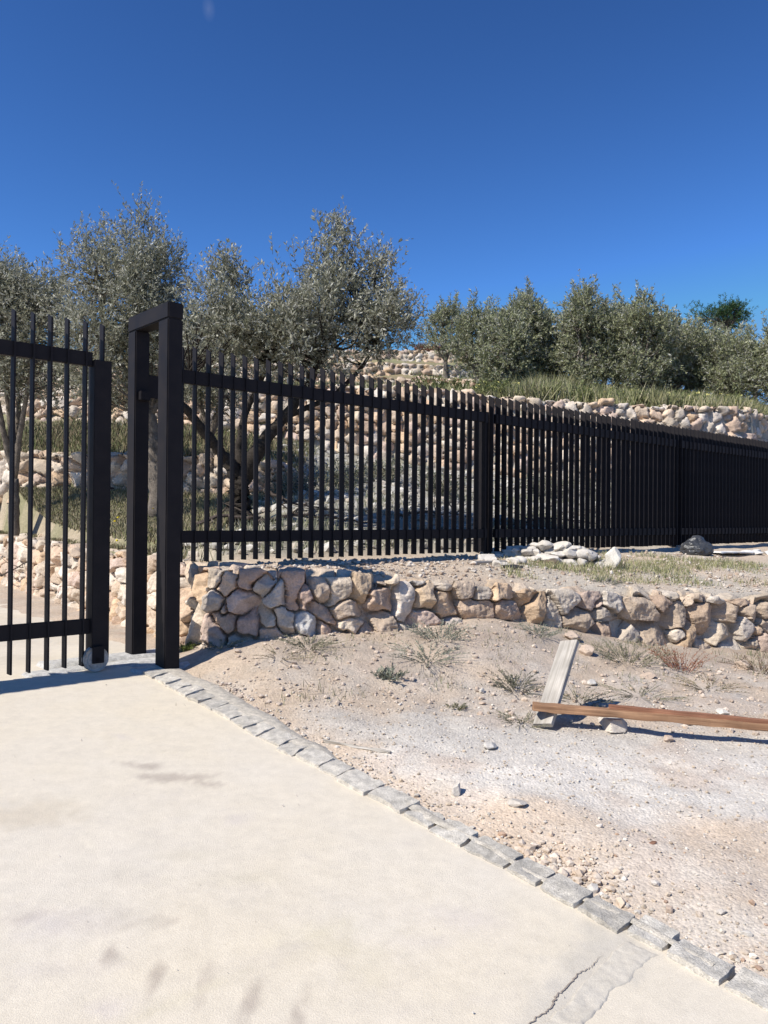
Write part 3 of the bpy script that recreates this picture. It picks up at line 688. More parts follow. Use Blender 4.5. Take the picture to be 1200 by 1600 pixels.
for a, b in zip(span[:-1], span[1:]):
    a2 = a + (.07 if a > 0 else 0)
    box('top_rail', (a2, b-.07, -.022, .022, 1.49, 1.60), fence)
    box('bottom_rail', (a2, b-.07, -.022, .022, .185, .285), fence)
for p in posts:
    V, F = boxVF(p-.07, p+.07, .034, .174, -.25, 1.62, .004); mesh_np('post', V, F, M_metal, fence)
mesh_np.local = False

# ------------------------------------------------------------------ plants
def leafquads(P, Dr, Ln, Wd, col, rng, fold=.0):
    """diamond leaves: P base, Dr direction"""
    n = len(P); Dr = Dr/(np.linalg.norm(Dr, axis=1, keepdims=True)+1e-9)
    R = rng.normal(size=(n, 3)); S_ = np.cross(Dr, R); S_ /= np.linalg.norm(S_, axis=1, keepdims=True)+1e-9
    mid = P+Dr*(Ln*.45)[:, None]; tip = P+Dr*Ln[:, None]
    V = np.stack([P, mid+S_*(Wd/2)[:, None], tip, mid-S_*(Wd/2)[:, None]], 1).reshape(-1, 3)
    F = np.arange(n*4).reshape(n, 4)
    return V, F, np.repeat(col, 4, axis=0)
OL_GREEN = np.array([[.22, .225, .155], [.27, .27, .19], [.16, .165, .105], [.33, .325, .235]])
OL_SILV = np.array([[.48, .47, .39], [.56, .545, .46], [.40, .395, .31]])
def leafcols(n, rng, green=OL_GREEN, silv=OL_SILV, ps=.42, jit=.18):
    s = rng.random(n) < ps
    c = np.where(s[:, None], silv[rng.integers(0, len(silv), n)], green[rng.integers(0, len(green), n)])
    return c*rng.uniform(1-jit, 1+jit, (n, 1))
def make_tree(name, base, lobes, limbs, label, cat, group, seed, leafL=.055, leafW=.013, twigs=900, perT=14, twigL=.32, shoots=(), greens=OL_GREEN, silv=OL_SILV, ps=.42, clus=.2, nclus=70, up=.55, spire=.55, spireL=.34, bark=(.20, .17, .14), limbcol=None):
    """lobes: [(centre, radii, weight)], limbs: [(points, radii)]"""
    rng = np.random.default_rng(seed); base = np.array(base, float)
    root = tag(empty(name, tuple(base)), label, cat, group)
    tb = MB(); ends = []
    for P, R in limbs:
        P = np.array(P, float); m = len(P); t = np.linspace(0, m-1, (m-1)*7+1)
        Q = np.stack([np.interp(t, range(m), P[:, c]) for c in range(3)], 1)
        ker = np.array([1, 2, 3, 2, 1.])/9
        for c in range(3): Q[:, c] = np.convolve(np.pad(Q[:, c], 2, mode='reflect', reflect_type='odd'), ker, 'valid')
        Rr = np.interp(t, range(m), R); Q += rng.normal(size=Q.shape)*Rr[:, None]*.10
        V, F = tubeVF(Q, Rr, 12)
        # knotted bark
        cen = np.repeat(Q, 12, axis=0)
        V = cen + (V-cen)*(1+.32*fbm(V[:, 0]*9, V[:, 1]*9, V[:, 2]*4, seed, 3))[:, None]
        tb.add(V, F, bark); ends += [(q, r) for q, r in zip(Q[-8:], Rr[-8:])]
    E = np.array([e[0] for e in ends])
    W_ = np.array([l[2] for l in lobes], float); W_ /= W_.sum()
    # cluster centres: near the shells of the lobes
    li = rng.choice(len(lobes), nclus, p=W_); d = rng.normal(size=(nclus, 3)); d /= np.linalg.norm(d, axis=1, keepdims=True)
    rad = rng.uniform(.25, 1, nclus)**.45
    Cn = np.array([lobes[i][0] for i in li]); Rd = np.array([lobes[i][1] for i in li]); CC = Cn + d*Rd*rad[:, None]
    od = d*1.0
    tw = MB()
    for i in range(nclus):
        j = np.argmin(np.linalg.norm(E-CC[i], axis=1)+rng.uniform(0, .2, len(E))); a = E[j]; b = CC[i]; mid = (a+b)/2 + rng.normal(size=3)*.08 + np.array([0, 0, -.05])
        t = np.linspace(0, 1, 6)[:, None]; Pp = a*(1-t)**2+2*mid*t*(1-t)+b*t*t; r0 = min(ends[j][1]*.6, .022)*max(1, leafL/.06)
        V, F = tubeVF(Pp, np.linspace(r0, .005, 6), 5, False); tb.add(V, F, np.array(bark)*.9)
    cw = rng.exponential(1, nclus)+.25; ci = rng.choice(nclus, twigs, p=cw/cw.sum())
    T0 = CC[ci] + rng.normal(size=(twigs, 3))*clus*np.array([1, 1, .8])
    dr = od[ci]*.5 + rng.normal(size=(twigs, 3))*.55 + np.array([0, 0, up]); dr /= np.linalg.norm(dr, axis=1, keepdims=True)
    TL = twigL*rng.uniform(.5, 1.35, twigs)
    s0, sd_, sl = [], [], []
    zm = np.array([l[0][2] for l in lobes]).max(); zs = np.array([l[0][2]+l[1][2] for l in lobes]).max(); zmin = np.array([l[0][2]-l[1][2] for l in lobes]).min()
    for i in range(nclus):      # spires: young upright shoots that break the outline
        if d[i][2] < -.1 or rad[i] < .75 or CC[i][2] < zmin+.45*(zs-zmin) or rng.random() > spire: continue
        Ls = spireL*rng.uniform(.6, 1.5); ax = np.array([rng.normal()*.16+d[i][0]*.25, rng.normal()*.16, 1.0]); ax /= np.linalg.norm(ax)
        for f in np.arange(0, 1, .06):
            s0.append(CC[i]+ax*Ls*f+rng.normal(size=3)*.022*(1-f)*max(1, leafL/.06)); v = ax+rng.normal(size=3)*.42; sd_.append(v/np.linalg.norm(v)); sl.append(Ls*(.30*(1-f)+.10))
    if len(shoots) or s0:
        for (p, n_, spread, ln_) in shoots:
            for _ in range(n_):
                s0.append(np.array(p)+rng.normal(size=3)*spread); v = np.array([rng.normal()*.25, rng.normal()*.25, 1.0]); sd_.append(v/np.linalg.norm(v)); sl.append(ln_*rng.uniform(.5, 1.2))
        T0 = np.concatenate([T0, s0]); dr = np.concatenate([dr, sd_]); TL = np.concatenate([TL, sl])
    nT = len(T0); bend = rng.normal(size=(nT, 3))*.12 + np.array([0, 0, -.06])
    cnt = np.maximum(4, (perT*TL/twigL).astype(int)); ti = np.repeat(np.arange(nT), cnt)
    f = rng.random(len(ti))**.8
    P = T0[ti] + dr[ti]*(TL[ti]*f)[:, None] + bend[ti]*((TL[ti]*f)**2/twigL)[:, None]
    side = rng.normal(size=(len(ti), 3)); side -= dr[ti]*(side*dr[ti]).sum(1, keepdims=True); side /= np.linalg.norm(side, axis=1, keepdims=True)
    ld = dr[ti]*.75 + side*.7
    Ln = leafL*rng.uniform(.65, 1.25, len(ti))*(1.1-.45*f); Wd = Ln*leafW/leafL*rng.uniform(.8, 1.25, len(ti))
    # each twig leans to one tone, as leaves on one shoot turn the same side up
    tone = rng.random(nT); col = leafcols(len(ti), rng, greens, silv, ps); alt = leafcols(len(ti), rng, greens, silv, .1)
    col = np.where((tone[ti] < .35)[:, None], alt, col)
    V, F, Cc = leafquads(P, ld, Ln, Wd, col, rng)
    # twig stems (three-sided slivers)
    e1 = T0 + dr*TL[:, None] + bend*(TL**2/twigL)[:, None]; mid = (T0+e1)/2 - bend*(TL**2/twigL)[:, None]*.25
    w = np.cross(dr, rng.normal(size=(nT, 3))); w /= np.linalg.norm(w, axis=1, keepdims=True); w *= .0022*max(1, leafL/.055)
    SV = np.stack([T0-w, T0+w, mid+w*.8, mid-w*.8, e1], 1).reshape(-1, 3); o5 = np.arange(nT)[:, None]*5
    tw.add(SV, [o5+np.array([[0, 1, 2, 3]]), o5+np.array([[3, 2, 4]])], np.array([.13, .12, .085]))
    tw.add(V, F, Cc)
    if tb.n: tb.build('trunk', M_bark, root, True)
    tw.build('crown', M_leaf, root)
    return root
def ell(px, py, Y, rx, ry, rz, w=1): return (at(px, py, Y), (rx*Y/1240, ry, rz*Y/1240), w)
# the big olive behind the fence, right lobe
Yb = 9.6
b0 = at(374, 824, Yb); b0[2] = gz(b0[0], b0[1])-.03
lb = [ell(525, 508, 9.6, 92, .9, 58, 3), ell(435, 512, 9.3, 88, .85, 52, 2.6), ell(590, 505, 9.8, 48, .6, 48, 1.3), ell(515, 432, 9.7, 36, .4, 42, .9),
      ell(594, 438, 9.9, 20, .3, 28, .4), ell(350, 480, 9.3, 30, .5, 42, .7), ell(360, 448, 9.4, 15, .25, 20, .3), ell(340, 530, 9.0, 60, .7, 40, 1), ell(465, 555, 9.2, 75, .8, 38, 1.1), ell(530, 388, 9.8, 9, .15, 22, .16)]
def A(px, py, Y): return at(px, py, Y)
limbs = [([b0, A(374, 795, 9.6), A(376, 765, 9.6), A(375, 748, 9.6)], [.19, .15, .14, .13]),
         ([A(375, 752, 9.6), A(355, 718, 9.5), A(330, 690, 9.4), A(300, 650, 9.2), A(268, 615, 9.0), A(300, 575, 9.1)], [.10, .075, .06, .05, .04, .02]),
         ([A(378, 752, 9.6), A(398, 715, 9.5), A(418, 680, 9.5), A(455, 640, 9.5), A(485, 600, 9.5), A(510, 540, 9.6)], [.11, .095, .08, .06, .045, .025]),
         ([A(376, 750, 9.6), A(372, 700, 9.7), A(385, 640, 9.8), A(410, 590, 9.7), A(430, 530, 9.5)], [.06, .05, .042, .035, .02]),
         ([A(420, 678, 9.5), A(450, 650, 9.8), A(520, 620, 9.9), A(570, 570, 9.9), A(600, 510, 9.9)], [.04, .035, .03, .025, .018])]
make_tree('olive_tree', b0, lb, limbs, 'big grey-green olive with a dark forked trunk rising right behind the first fence bay', 'olive tree', 'olive trees', 101,
          bark=(.055, .046, .038), leafL=.064, leafW=.0175, twigs=4600, perT=14, twigL=.24, clus=.12, nclus=260, spire=.3, spireL=.22,  # bark darker than the other olives': shade on the trunk put into its colour
          shoots=[(A(525, 365, 9.8), 16, .08, .38), (A(508, 385, 9.7), 12, .1, .3), (A(470, 420, 9.6), 10, .12, .28), (A(575, 420, 9.9), 12, .1, .22), (A(605, 420, 9.9), 12, .06, .22), (A(360, 420, 9.4), 12, .09, .25),
                  (A(338, 430, 9.3), 5, .05, .25), (A(400, 445, 9.3), 8, .12, .22), (A(430, 430, 9.4), 8, .1, .22), (A(650, 490, 9.9), 8, .08, .25), (A(520, 350, 9.8), 5, .02, .22)])
# olive to the left, behind the portal
Ya = 11.0
a0 = at(248, 800, Ya); a0[2] = gz(a0[0], a0[1])-.03
la = [ell(198, 490, 11, 86, 1.0, 76, 3), ell(165, 565, 10.8, 66, 1.0, 56, 1.7), ell(262, 540, 11, 48, .8, 60, 1.3), ell(148, 432, 11, 36, .6, 42, .8), ell(222, 425, 11, 42, .6, 46, 1.0), ell(250, 450, 11.2, 34, .5, 42, .6)]
limbs = [([a0, A(240, 700, 11), A(235, 640, 11)], [.13, .10, .08]), ([A(235, 645, 11), A(200, 590, 10.9), A(165, 520, 10.9), A(150, 430, 11)], [.07, .05, .035, .02]),
         ([A(236, 645, 11), A(235, 560, 11), A(225, 480, 11), A(222, 400, 11)], [.07, .05, .035, .02]), ([A(236, 645, 11), A(265, 590, 11.1), A(310, 535, 11), A(322, 500, 11)], [.06, .05, .04, .02])]
make_tree('olive_tree', a0, la, limbs, 'tall rounded olive behind the black portal with long wispy shoots on top', 'olive tree', 'olive trees', 102,
          leafL=.066, leafW=.018, twigs=4600, perT=14, twigL=.27, clus=.14, nclus=250, spire=.3, spireL=.28,
          shoots=[(A(218, 350, 11), 16, .06, .5), (A(235, 365, 11), 14, .1, .4), (A(195, 365, 11), 10, .1, .36), (A(165, 375, 11), 12, .1, .36), (A(125, 380, 11), 8, .06, .45), (A(103, 410, 11), 8, .06, .3), (A(275, 400, 11.2), 14, .08, .3), (A(148, 375, 11), 6, .08, .35), (A(100, 470, 11), 10, .06, .3), (A(250, 385, 11), 10, .08, .33)])
def simple_tree(px, top, bot, halfw, Y, seed, label, leafL=.085, leafW=.022, twigs=800, nclus=70, group='olive trees', rise=.5, **kw):
    """an upright bushy olive: px centre, top / bottom of the crown in the photo, at distance Y"""
    rng = np.random.default_rng(seed); c = at(px, (top+bot)/2, Y); k = Y/1240; gx, gy = c[0], c[1]; z0 = gz(gx, gy)
    H = (bot-top)*k; w = halfw*k; ztop = at(px, top, Y)[2]; zc = ztop-H*.5
    lobes = [((gx, gy, zc-.08*H), (w*.9, w*.85, H*.40), 3), ((gx, gy, zc-.30*H), (w*.95, w*.8, H*.20), 1.6)]; sh = []
    for _ in range(5):
        a = rng.uniform(-.8, .8); dx = a*w; zz_ = ztop-H*(.18+.26*abs(a)*rng.uniform(.5, 1.3)) ; lobes.append(((gx+dx, gy+rng.uniform(-.5, .5)*w, zz_-H*.06), (w*.30, w*.3, H*.17), .55))
        sh.append(((gx+dx, gy, zz_+H*.06), 8, .07*w+.03, .14*H))
    sh.append(((gx+rng.uniform(-.2, .2)*w, gy, ztop-H*.12), 14, .08*w, .16*H))
    b = np.array([gx, gy, z0-.05]); limbs = []
    hub = np.array([gx, gy, z0+max(.25, (zc-z0)*.35)])
    limbs.append(([b, (b+hub)/2+rng.normal(size=3)*.04, hub], [.10, .08, .07]))
    for l in range(5):
        e = np.array(lobes[l+2][0]); limbs.append(([hub, hub*.5+e*.5+np.append(rng.normal(size=2)*.12, -.1), e], [.055, .035, .015]))
    return make_tree('olive_tree', b, lobes, limbs, label, 'olive tree', group, seed, leafL=leafL, leafW=leafW, twigs=twigs, nclus=nclus, perT=13, twigL=.30, clus=.14*w+.05, shoots=sh, up=rise, **kw)
simple_tree(25, 408, 620, 105, 12.6, 103, 'olive at the left edge of the photo, spreading low behind the gate bars', leafL=.07, leafW=.02, twigs=4600, nclus=230)
simple_tree(330, 470, 640, 60, 13.5, 104, 'smaller olive half hidden between the two large crowns on the left', leafL=.074, leafW=.02, twigs=2200, nclus=110)
E2 = [  # px, top, bottom, half width, distance, label
 (697, 474, 552, 36, 30, 'small pale olive beside the scrap of blue sky on the ridge'),
 (745, 474, 580, 36, 22.5, 'rounded light grey olive at the left end of the right hand row'),
 (788, 478, 605, 45, 20.5, 'squat olive in front of the left end of the right hand row'),
 (815, 448, 600, 38, 21.5, 'narrow pointed olive standing just left of the row middle'),
 (862, 478, 598, 34, 22.5, 'low olive in the dip between two pointed crowns'),
 (915, 437, 610, 48, 20.5, 'tall dark pointed olive in the middle of the right hand row'),
 (965, 462, 600, 40, 22, 'thin olive with sparse upright shoots, right of the tall dark one'),
 (1005, 446, 620, 46, 20, 'olive with long bare topped shoots above a bushy dark base'),
 (1055, 486, 612, 42, 21, 'medium olive with a broken outline left of the pine'),
 (1095, 508, 600, 45, 23, 'low olive in front of the pine'),
 (1150, 528, 618, 55, 20, 'wide low olive near the right edge'),
 (1215, 515, 622, 55, 19.3, 'olive cut by the right edge of the photo'),
 (775, 484, 600, 36, 25, 'olive of the back row seen above the squat one'),
 (945, 480, 590, 50, 25, 'olive of the back row between the pointed crowns'),
 (1075, 512, 600, 60, 26, 'olive of the back row left of the pine'),
 (1180, 532, 600, 60, 26, 'olive of the back row at the far right'),
 (836, 500, 602, 34, 23.4, 'low olive filling the dip left of the row middle'),
 (893, 486, 600, 30, 23, 'slim olive tucked behind the tall dark pointed one'),
 (1030, 496, 606, 34, 22.6, 'slim olive tucked right of the one with long bare shoots'),
 (1120, 522, 612, 42, 21.2, 'low ragged olive just below the pine')]
GR = OL_GREEN*np.array([1.15, 1.2, .95]); 
for i, (px, tp, bt, hw, Y, lab) in enumerate(E2):
    k = 1.0 if Y < 24 else 1.1
    simple_tree(px, tp+9, bt, hw*.93, Y, 200+i, lab, leafL=.105*k, leafW=.030*k, twigs=int(1050*hw/45*(bt-tp)/140)+220, nclus=int(95*hw/45)+20, greens=GR, silv=OL_SILV*.82, ps=.34, spire=.55, spireL=.62)
# pine behind the row
pc = at(1138, 494, 29)
pz = gz(pc[0], pc[1])
lob = [ell(1136, 500, 29, 26, .6, 13, 2), ell(1160, 488, 29, 12, .3, 7, .8), ell(1112, 496, 29, 10, .3, 8, .6), ell(1138, 483, 29, 15, .3, 7, .8), ell(1088, 496, 29, 15, .35, 12, .8)]
make_tree('pine_tree', (pc[0], pc[1], pz-.05), lob, [([(pc[0], pc[1], pz-.05), tuple(pc*.5+np.array([pc[0], pc[1], pz])*.5), tuple(pc-np.array([0, 0, .4]))], [.14, .1, .06])],
          'dark green flat topped pine poking above the olive row', 'pine tree', None, 260, leafL=.13, leafW=.022, twigs=480, perT=16, twigL=.32, clus=.14, nclus=50,
          greens=np.array([[.035, .085, .025], [.05, .11, .035], [.028, .065, .022]]), silv=np.array([[.07, .14, .05]]), ps=.3)

def blades(X, Y, Z, h, w, col, rng, lean=.35):
    n = len(X); a = rng.uniform(0, 2*np.pi, n); b = np.stack([np.cos(a), np.sin(a), np.zeros(n)], 1)*(w/2)[:, None]
    P = np.stack([X, Y, Z], 1); tip = P + np.stack([rng.normal(size=n)*lean*h, rng.normal(size=n)*lean*h, h], 1); mid = P*.45+tip*.55; mid[:, 2] += .06*h
    V = np.stack([P-b, P+b, mid+b*.7, mid-b*.7, tip], 1).reshape(-1, 3); o = np.arange(n)[:, None]*5
    return V, [o+np.array([[0, 1, 2, 3]]), o+np.array([[3, 2, 4]])], np.repeat(col, 5, 0)
rng = np.random.default_rng(5)
GRASS = np.array([[.20, .215, .10], [.25, .25, .125], [.32, .30, .16], [.42, .38, .25], [.16, .18, .08], [.30, .29, .15]])
def grass(name, n, xr, yfn, hfn, label_seed, wd, dens, pal=GRASS, dry=.2):
    X = rng.uniform(*xr, n); f = rng.random(n); y0, y1 = yfn(X); Y = y0+(y1-y0)*f
    k = rng.random(n) < dens(X, Y); X, Y = X[k], Y[k]; Z = ground_z(X, Y)-.01
    h = hfn(X, Y)*rng.uniform(.5, 1.4, len(X)); col = pal[rng.integers(0, len(pal), len(X))]*rng.uniform(.8, 1.2, (len(X), 1))
    V, F, C_ = blades(X, Y, Z, h, np.full(len(X), wd), col, rng); mb = MB(); mb.add(V, F, C_)
    return tag(mb.build(name, M_flat), kind='stuff')
# long grass over the right terrace wall
grass('grass', 80000, (-2, 11), lambda X: (I(X, T3['Y'])+.35, I(X, T3['Y'])+4.5), lambda X, Y: (.28+.3*np.clip(fbm(X*.8, Y*.8, 0, 4, 3)+.3, 0, 1))*(.3+.7*sstep(2.2, 3.2, X)), 1, .022, lambda X, Y: .55+.9*fbm(X*.7, Y*.7, 0, 6, 3))
grass('grass', 26000, (-11, -1.5), lambda X: (I(X, T3['Y'])-3.7, I(X, T3['Y'])-.05), lambda X, Y: .12+.09*fbm(X*.9, Y*.9, 0, 4, 3), 2, .018, lambda X, Y: .8+.6*fbm(X*.9, Y*.9, 0, 7, 3), pal=np.array([[.17, .18, .085], [.22, .19, .11], [.13, .15, .06], [.27, .22, .14], [.20, .16, .10]]))
grass('grass', 80000, (-11, -1.9), lambda X: (Yl(X)+.7, I(X, T2['Y'])), lambda X, Y: .08+.05*fbm(X*.9, Y*.9, 0, 4, 3), 3, .013, lambda X, Y: 1.0+.6*fbm(X*1.5, Y*1.5, 0, 8, 3), pal=np.array([[.22, .21, .11], [.28, .25, .15], [.17, .18, .08], [.36, .31, .21], [.25, .20, .13]]))
grass('grass', 24000, (-9, 3.5), lambda X: (I(X, T3['Y'])+.4, I(X, T4['Y'])), lambda X, Y: .2+X*0, 4, .03, lambda X, Y: .5+.8*fbm(X*.7, Y*.7, 0, 9, 3), pal=GRASS*.9)
# sparse growth among the rubble behind the fence
grass('grass', 30000, (-2.2, 8), lambda X: (Yfront(X)+.6, I(X, T3['Y'])), lambda X, Y: .13+X*0, 5, .012, lambda X, Y: .9*sstep(-.1, .3, fbm(X*1.3, Y*1.3, 0, 12, 3)), pal=np.array([[.24, .25, .17], [.32, .31, .22], [.18, .19, .11], [.40, .37, .28]]))
# short green tufts on the ledge at the right, in front of the fence
grass('grass', 15000, (1.2, 5.5), lambda X: (I(X, [(p[0], p[1]) for p in Fpts])+.55+0*X, np.minimum(Yfence(X)-.35, 10.4)), lambda X, Y: .07+.05*fbm(X*2, Y*2, 0, 3, 3), 6, .007,
      lambda X, Y: sstep(-.1, .35, fbm(X*1.6, Y*1.6, 0, 14, 3)+.35*sstep(1.4, 2.4, X)+.0)*sstep(7.5, 8.1, Y)*.9, pal=GRASS*1.05)
grass('grass', 7000, (-1.3, 4.2), lambda X: (I(X, [(p[0], p[1]) for p in Fpts])-1.35, I(X, [(p[0], p[1]) for p in Fpts])-.06), lambda X, Y: .05+.03*fbm(X*2, Y*2, 0, 3, 3), 7, .005,
      lambda X, Y: 1.1*sstep(.0, .4, fbm(X*2.0, Y*2.0, 0, 15, 3)+.15*(X > .8)), pal=np.array([[.20, .19, .12], [.30, .26, .17], [.14, .16, .08], [.38, .32, .22]]))
grass('dry_brush', 3500, (1.5, 4), lambda X: (I(X, T6['Y'])+.3, I(X, T6['Y'])+1.5), lambda X, Y: .45+X*0, 8, .03, lambda X, Y: .8+X*0, pal=np.array([[.20, .09, .06], [.24, .12, .07], [.16, .09, .06]]))
# yellow flower heads
def flowers(n, fn, r, seed, col=(.75, .62, .04)):
    rg = np.random.default_rng(seed); m = MB()
    for _ in range(n):
        x, y, h = fn(rg); z = gz(x, y)+h
        V, F, C_ = leafquads(np.repeat([[x, y, z]], 6, 0), np.c_[rg.normal(size=(6, 2)), np.full(6, .5)], np.full(6, r), np.full(6, r*.8), np.repeat([col], 6, 0), rg); m.add(V, F, C_)
    tag(m.build('wild_flowers', M_flat), kind='stuff')
flowers(120, lambda r: (lambda x: (x, I(x, T3['Y'])+r.uniform(.5, 3.5), r.uniform(.18, .42)))(r.uniform(2, 9)), .05, 1, (.72, .66, .25))
flowers(16, lambda r: (r.uniform(-4.6, -2.9), r.uniform(9.6, 11.6), r.uniform(.1, .25)), .03, 2)

def weed(px, py, r, h, nst, label, pal, seed, group='weeds on the bank', name='weed', leafL=.03, spread=1.0, Lw=.28, xy=None, lean=1.0, cat='weed'):
    """small plant whose foot is where the line of sight meets the earth"""
    rg = np.random.default_rng(seed)
    if xy is None: xy = hit(px, py); r *= .9; h *= .55; leafL *= .8; nst = int(nst*.9)
    x, y = xy; z = gz(x, y); root = tag(empty(name, (x, y, z)), label, cat, group)
    m = MB(); a = rg.uniform(0, 2*np.pi, nst); rr = r*np.sqrt(rg.random(nst))*spread
    P0 = np.c_[x+rr*.5*np.cos(a), y+rr*.5*np.sin(a)]; P0 = np.c_[P0, ground_z(P0[:, 0], P0[:, 1])-.005]
    hh = h*rg.uniform(.4, 1.15, nst); tip = P0 + np.c_[np.cos(a)*rr*lean, np.sin(a)*rr*lean, hh] + rg.normal(size=(nst, 3))*h*.12
    for i in range(nst):
        t = np.linspace(0, 1, 5)[:, None]; Q_ = P0[i]*(1-t)+tip[i]*t; Q_[:, 2] += .15*h*np.sin(np.pi*t[:, 0])
        V, F = tubeVF(Q_, np.linspace(.0016, .0007, 5), 3, False); m.add(V, F, pal[0])
        k = int(12+16*rg.random()); f = rg.uniform(.15, 1, k); b = P0[i]*(1-f[:, None])+tip[i]*f[:, None]; b[:, 2] += .15*h*np.sin(np.pi*f)
        V, F, C_ = leafquads(b, (tip[i]-P0[i])/h*.5+rg.normal(size=(k, 3))*.6+np.array([0, 0, .3]), leafL*rg.uniform(.6, 1.3, k), leafL*Lw*rg.uniform(.7, 1.3, k), np.array(pal)[rg.integers(0, len(pal), k)]*rg.uniform(.8, 1.2, (k, 1)), rg); m.add(V, F, C_)
    m.build('foliage', M_flat, root); return root
def hit(px, py, z_off=0.0):
    a, b = ray(px, py); Ys = np.arange(1.6, 25, .02); zz_ = EYE+b*Ys; g_ = ground_z(a*Ys, Ys)+z_off
    k = np.argmax(zz_ < g_); return (a*Ys[k], Ys[k])
PG = [(.17, .17, .11), (.24, .23, .15), (.13, .13, .085), (.32, .27, .19)]; PBL = [(.20, .22, .17), (.27, .28, .22), (.16, .175, .13), (.32, .29, .22)]; PDRY = [(.30, .24, .16), (.22, .17, .12), (.15, .16, .09)]; PRED = [(.26, .11, .07), (.20, .08, .05), (.33, .18, .10)]
weed(610, 1062, .09, .10, 26, 'small bluish rosette of fleshy leaves alone on bare earth', PBL, 1, leafL=.045)
weed(805, 1078, .20, .16, 60, 'dark tangled tuft left of the pale plank', [(.13, .12, .09), (.17, .17, .11), (.09, .10, .06)], 2, leafL=.022)
weed(668, 1030, .28, .12, 70, 'wide low grey-green patch under the middle of the wall', PBL, 3, leafL=.024)
weed(688, 1000, .25, .20, 60, 'grey-green tuft climbing the foot of the wall under the widest block', PBL, 4, leafL=.028)
weed(482, 1012, .22, .13, 60, 'low tuft below the white block in the wall', PG, 5, leafL=.022)
weed(436, 1025, .2, .06, 26, 'thin dry stalks at the edge of the portal shadow', PDRY, 6, leafL=.018)
weed(980, 1035, .32, .24, 80, 'green grassy clump at the wall foot, top right of the plank', PG, 7, leafL=.035, Lw=.15)
weed(1065, 1048, .22, .30, 70, 'rust red dry bush against the wall', PRED, 8, leafL=.022)
weed(1190, 1050, .30, .22, 70, 'dark brown dry bush at the right edge under the wall', [(.16, .10, .07), (.20, .14, .09), (.11, .11, .06)], 9, leafL=.022)
weed(945, 910, .20, .08, 50, 'small dark grey tuft on the ledge above the wall', [(.14, .15, .12), (.20, .20, .16)], 10, leafL=.02)
weed(285, 1018, .16, .10, 50, 'bright green weeds at the foot of the black portal post', [(.14, .18, .05), (.20, .24, .07), (.10, .13, .04)], 11, leafL=.03)
weed(345, 1012, .16, .09, 40, 'grey weeds in the shade at the wall corner', PBL, 12, leafL=.03)
weed(712, 1108, .06, .05, 16, 'tiny green sprig on the open earth', PG, 13, leafL=.025)
weed(842, 990, .2, .14, 50, 'grey tuft in the hollow of the wall left of the plank top', PBL, 14, leafL=.022)
weed(905, 1095, .25, .10, 50, 'thin green growth just right of the plank', PG, 15, leafL=.02)
weed(815, 1128, .16, .07, 36, 'short green tufts left of the plank foot', PG, 16, leafL=.018)
weed(1110, 1075, .3, .10, 50, 'sparse tufts between the timber and the wall', PDRY, 17, leafL=.02)
weed(1000, 1085, .3, .08, 50, 'sparse green tufts behind the long timber', PG, 18, leafL=.018)
weed(1182, 700, .5, .7, 150, 'leafy green bush against the right end of the tall terrace wall', [(.12, .17, .05), (.16, .21, .07), (.08, .12, .035)], 19, leafL=.07, Lw=.5, xy=(7.6, 16.35), name='bush', group='x', cat='bush')
bpy.data.objects['bush']['group'] = 'bushes on the slope'; 
bpy.data.objects['bush'].location.z += 0
for i, (px, Y, lab) in enumerate([(535, 13.6, 'grey-green shrub in the rubble behind the middle of the first fence bay'), (600, 14.6, 'shrub higher up the rubble slope behind the first fence bay'), (690, 13.2, 'shrub in the rubble just left of the first fence post'),
                                  (850, 14.5, 'shrub in the rubble behind the second fence bay'), (455, 12.9, 'shrub in the rubble beside the olive trunk')]):
    weed(0, 0, .35, .42, 90, lab, PBL+PG, 40+i, leafL=.06, Lw=.3, xy=(xat(px, Y), Y), name='bush', group='bushes on the slope', cat='bush')
ORD0 = ['first', 'second', 'third', 'fourth', 'fifth', 'sixth', 'seventh', 'eighth', 'ninth', 'tenth', 'eleventh', 'twelfth', 'thirteenth', 'fourteenth']
for i in range(14):
    Xw = 1.2+i*.6+rng.uniform(-.2, .2); Yw = float(I(Xw, T3['Y']))+rng.uniform(.6, 1.6)
    weed(0, 0, .3, .38, 50, 'wild plant in the grass above the tall wall, %s from the left of its line' % ORD0[i], [(.16, .17, .06), (.20, .22, .09), (.10, .13, .05)], 60+i, leafL=.07, Lw=.25, xy=(Xw, Yw), group='wild plants above the terrace wall', name='wild_plant', cat='plant')

# ------------------------------------------------------------------ loose stones
_bm = bmesh.new(); bmesh.ops.create_icosphere(_bm, subdivisions=4, radius=1); ICO = np.array([v.co[:] for v in _bm.verts]); _bm.verts.index_update(); ICOF = np.array([[v.index for v in f.verts] for f in _bm.faces]); _bm.free()
_bm = bmesh.new(); bmesh.ops.create_icosphere(_bm, subdivisions=1, radius=1); ICO1 = np.array([v.co[:] for v in _bm.verts]); _bm.verts.index_update(); ICO1F = np.array([[v.index for v in f.verts] for f in _bm.faces]); _bm.free()
def rockV(size, seed, cuts=12, round_=.0):
    rg = np.random.default_rng(seed); n = rg.normal(size=(cuts, 3)); n /= np.linalg.norm(n, axis=1, keepdims=True); h = rg.uniform(.55, 1.0, cuts)
    dt = ICO@n.T; r = np.where(dt > .05, h/np.maximum(dt, .05), 9).min(1); r = np.minimum(r, 1.15)
    V = ICO*r[:, None]; V *= 1+.06*fbm(V[:, 0]*2.5+seed, V[:, 1]*2.5, V[:, 2]*2.5, seed, 4)[:, None]
    return V*np.array(size)/2
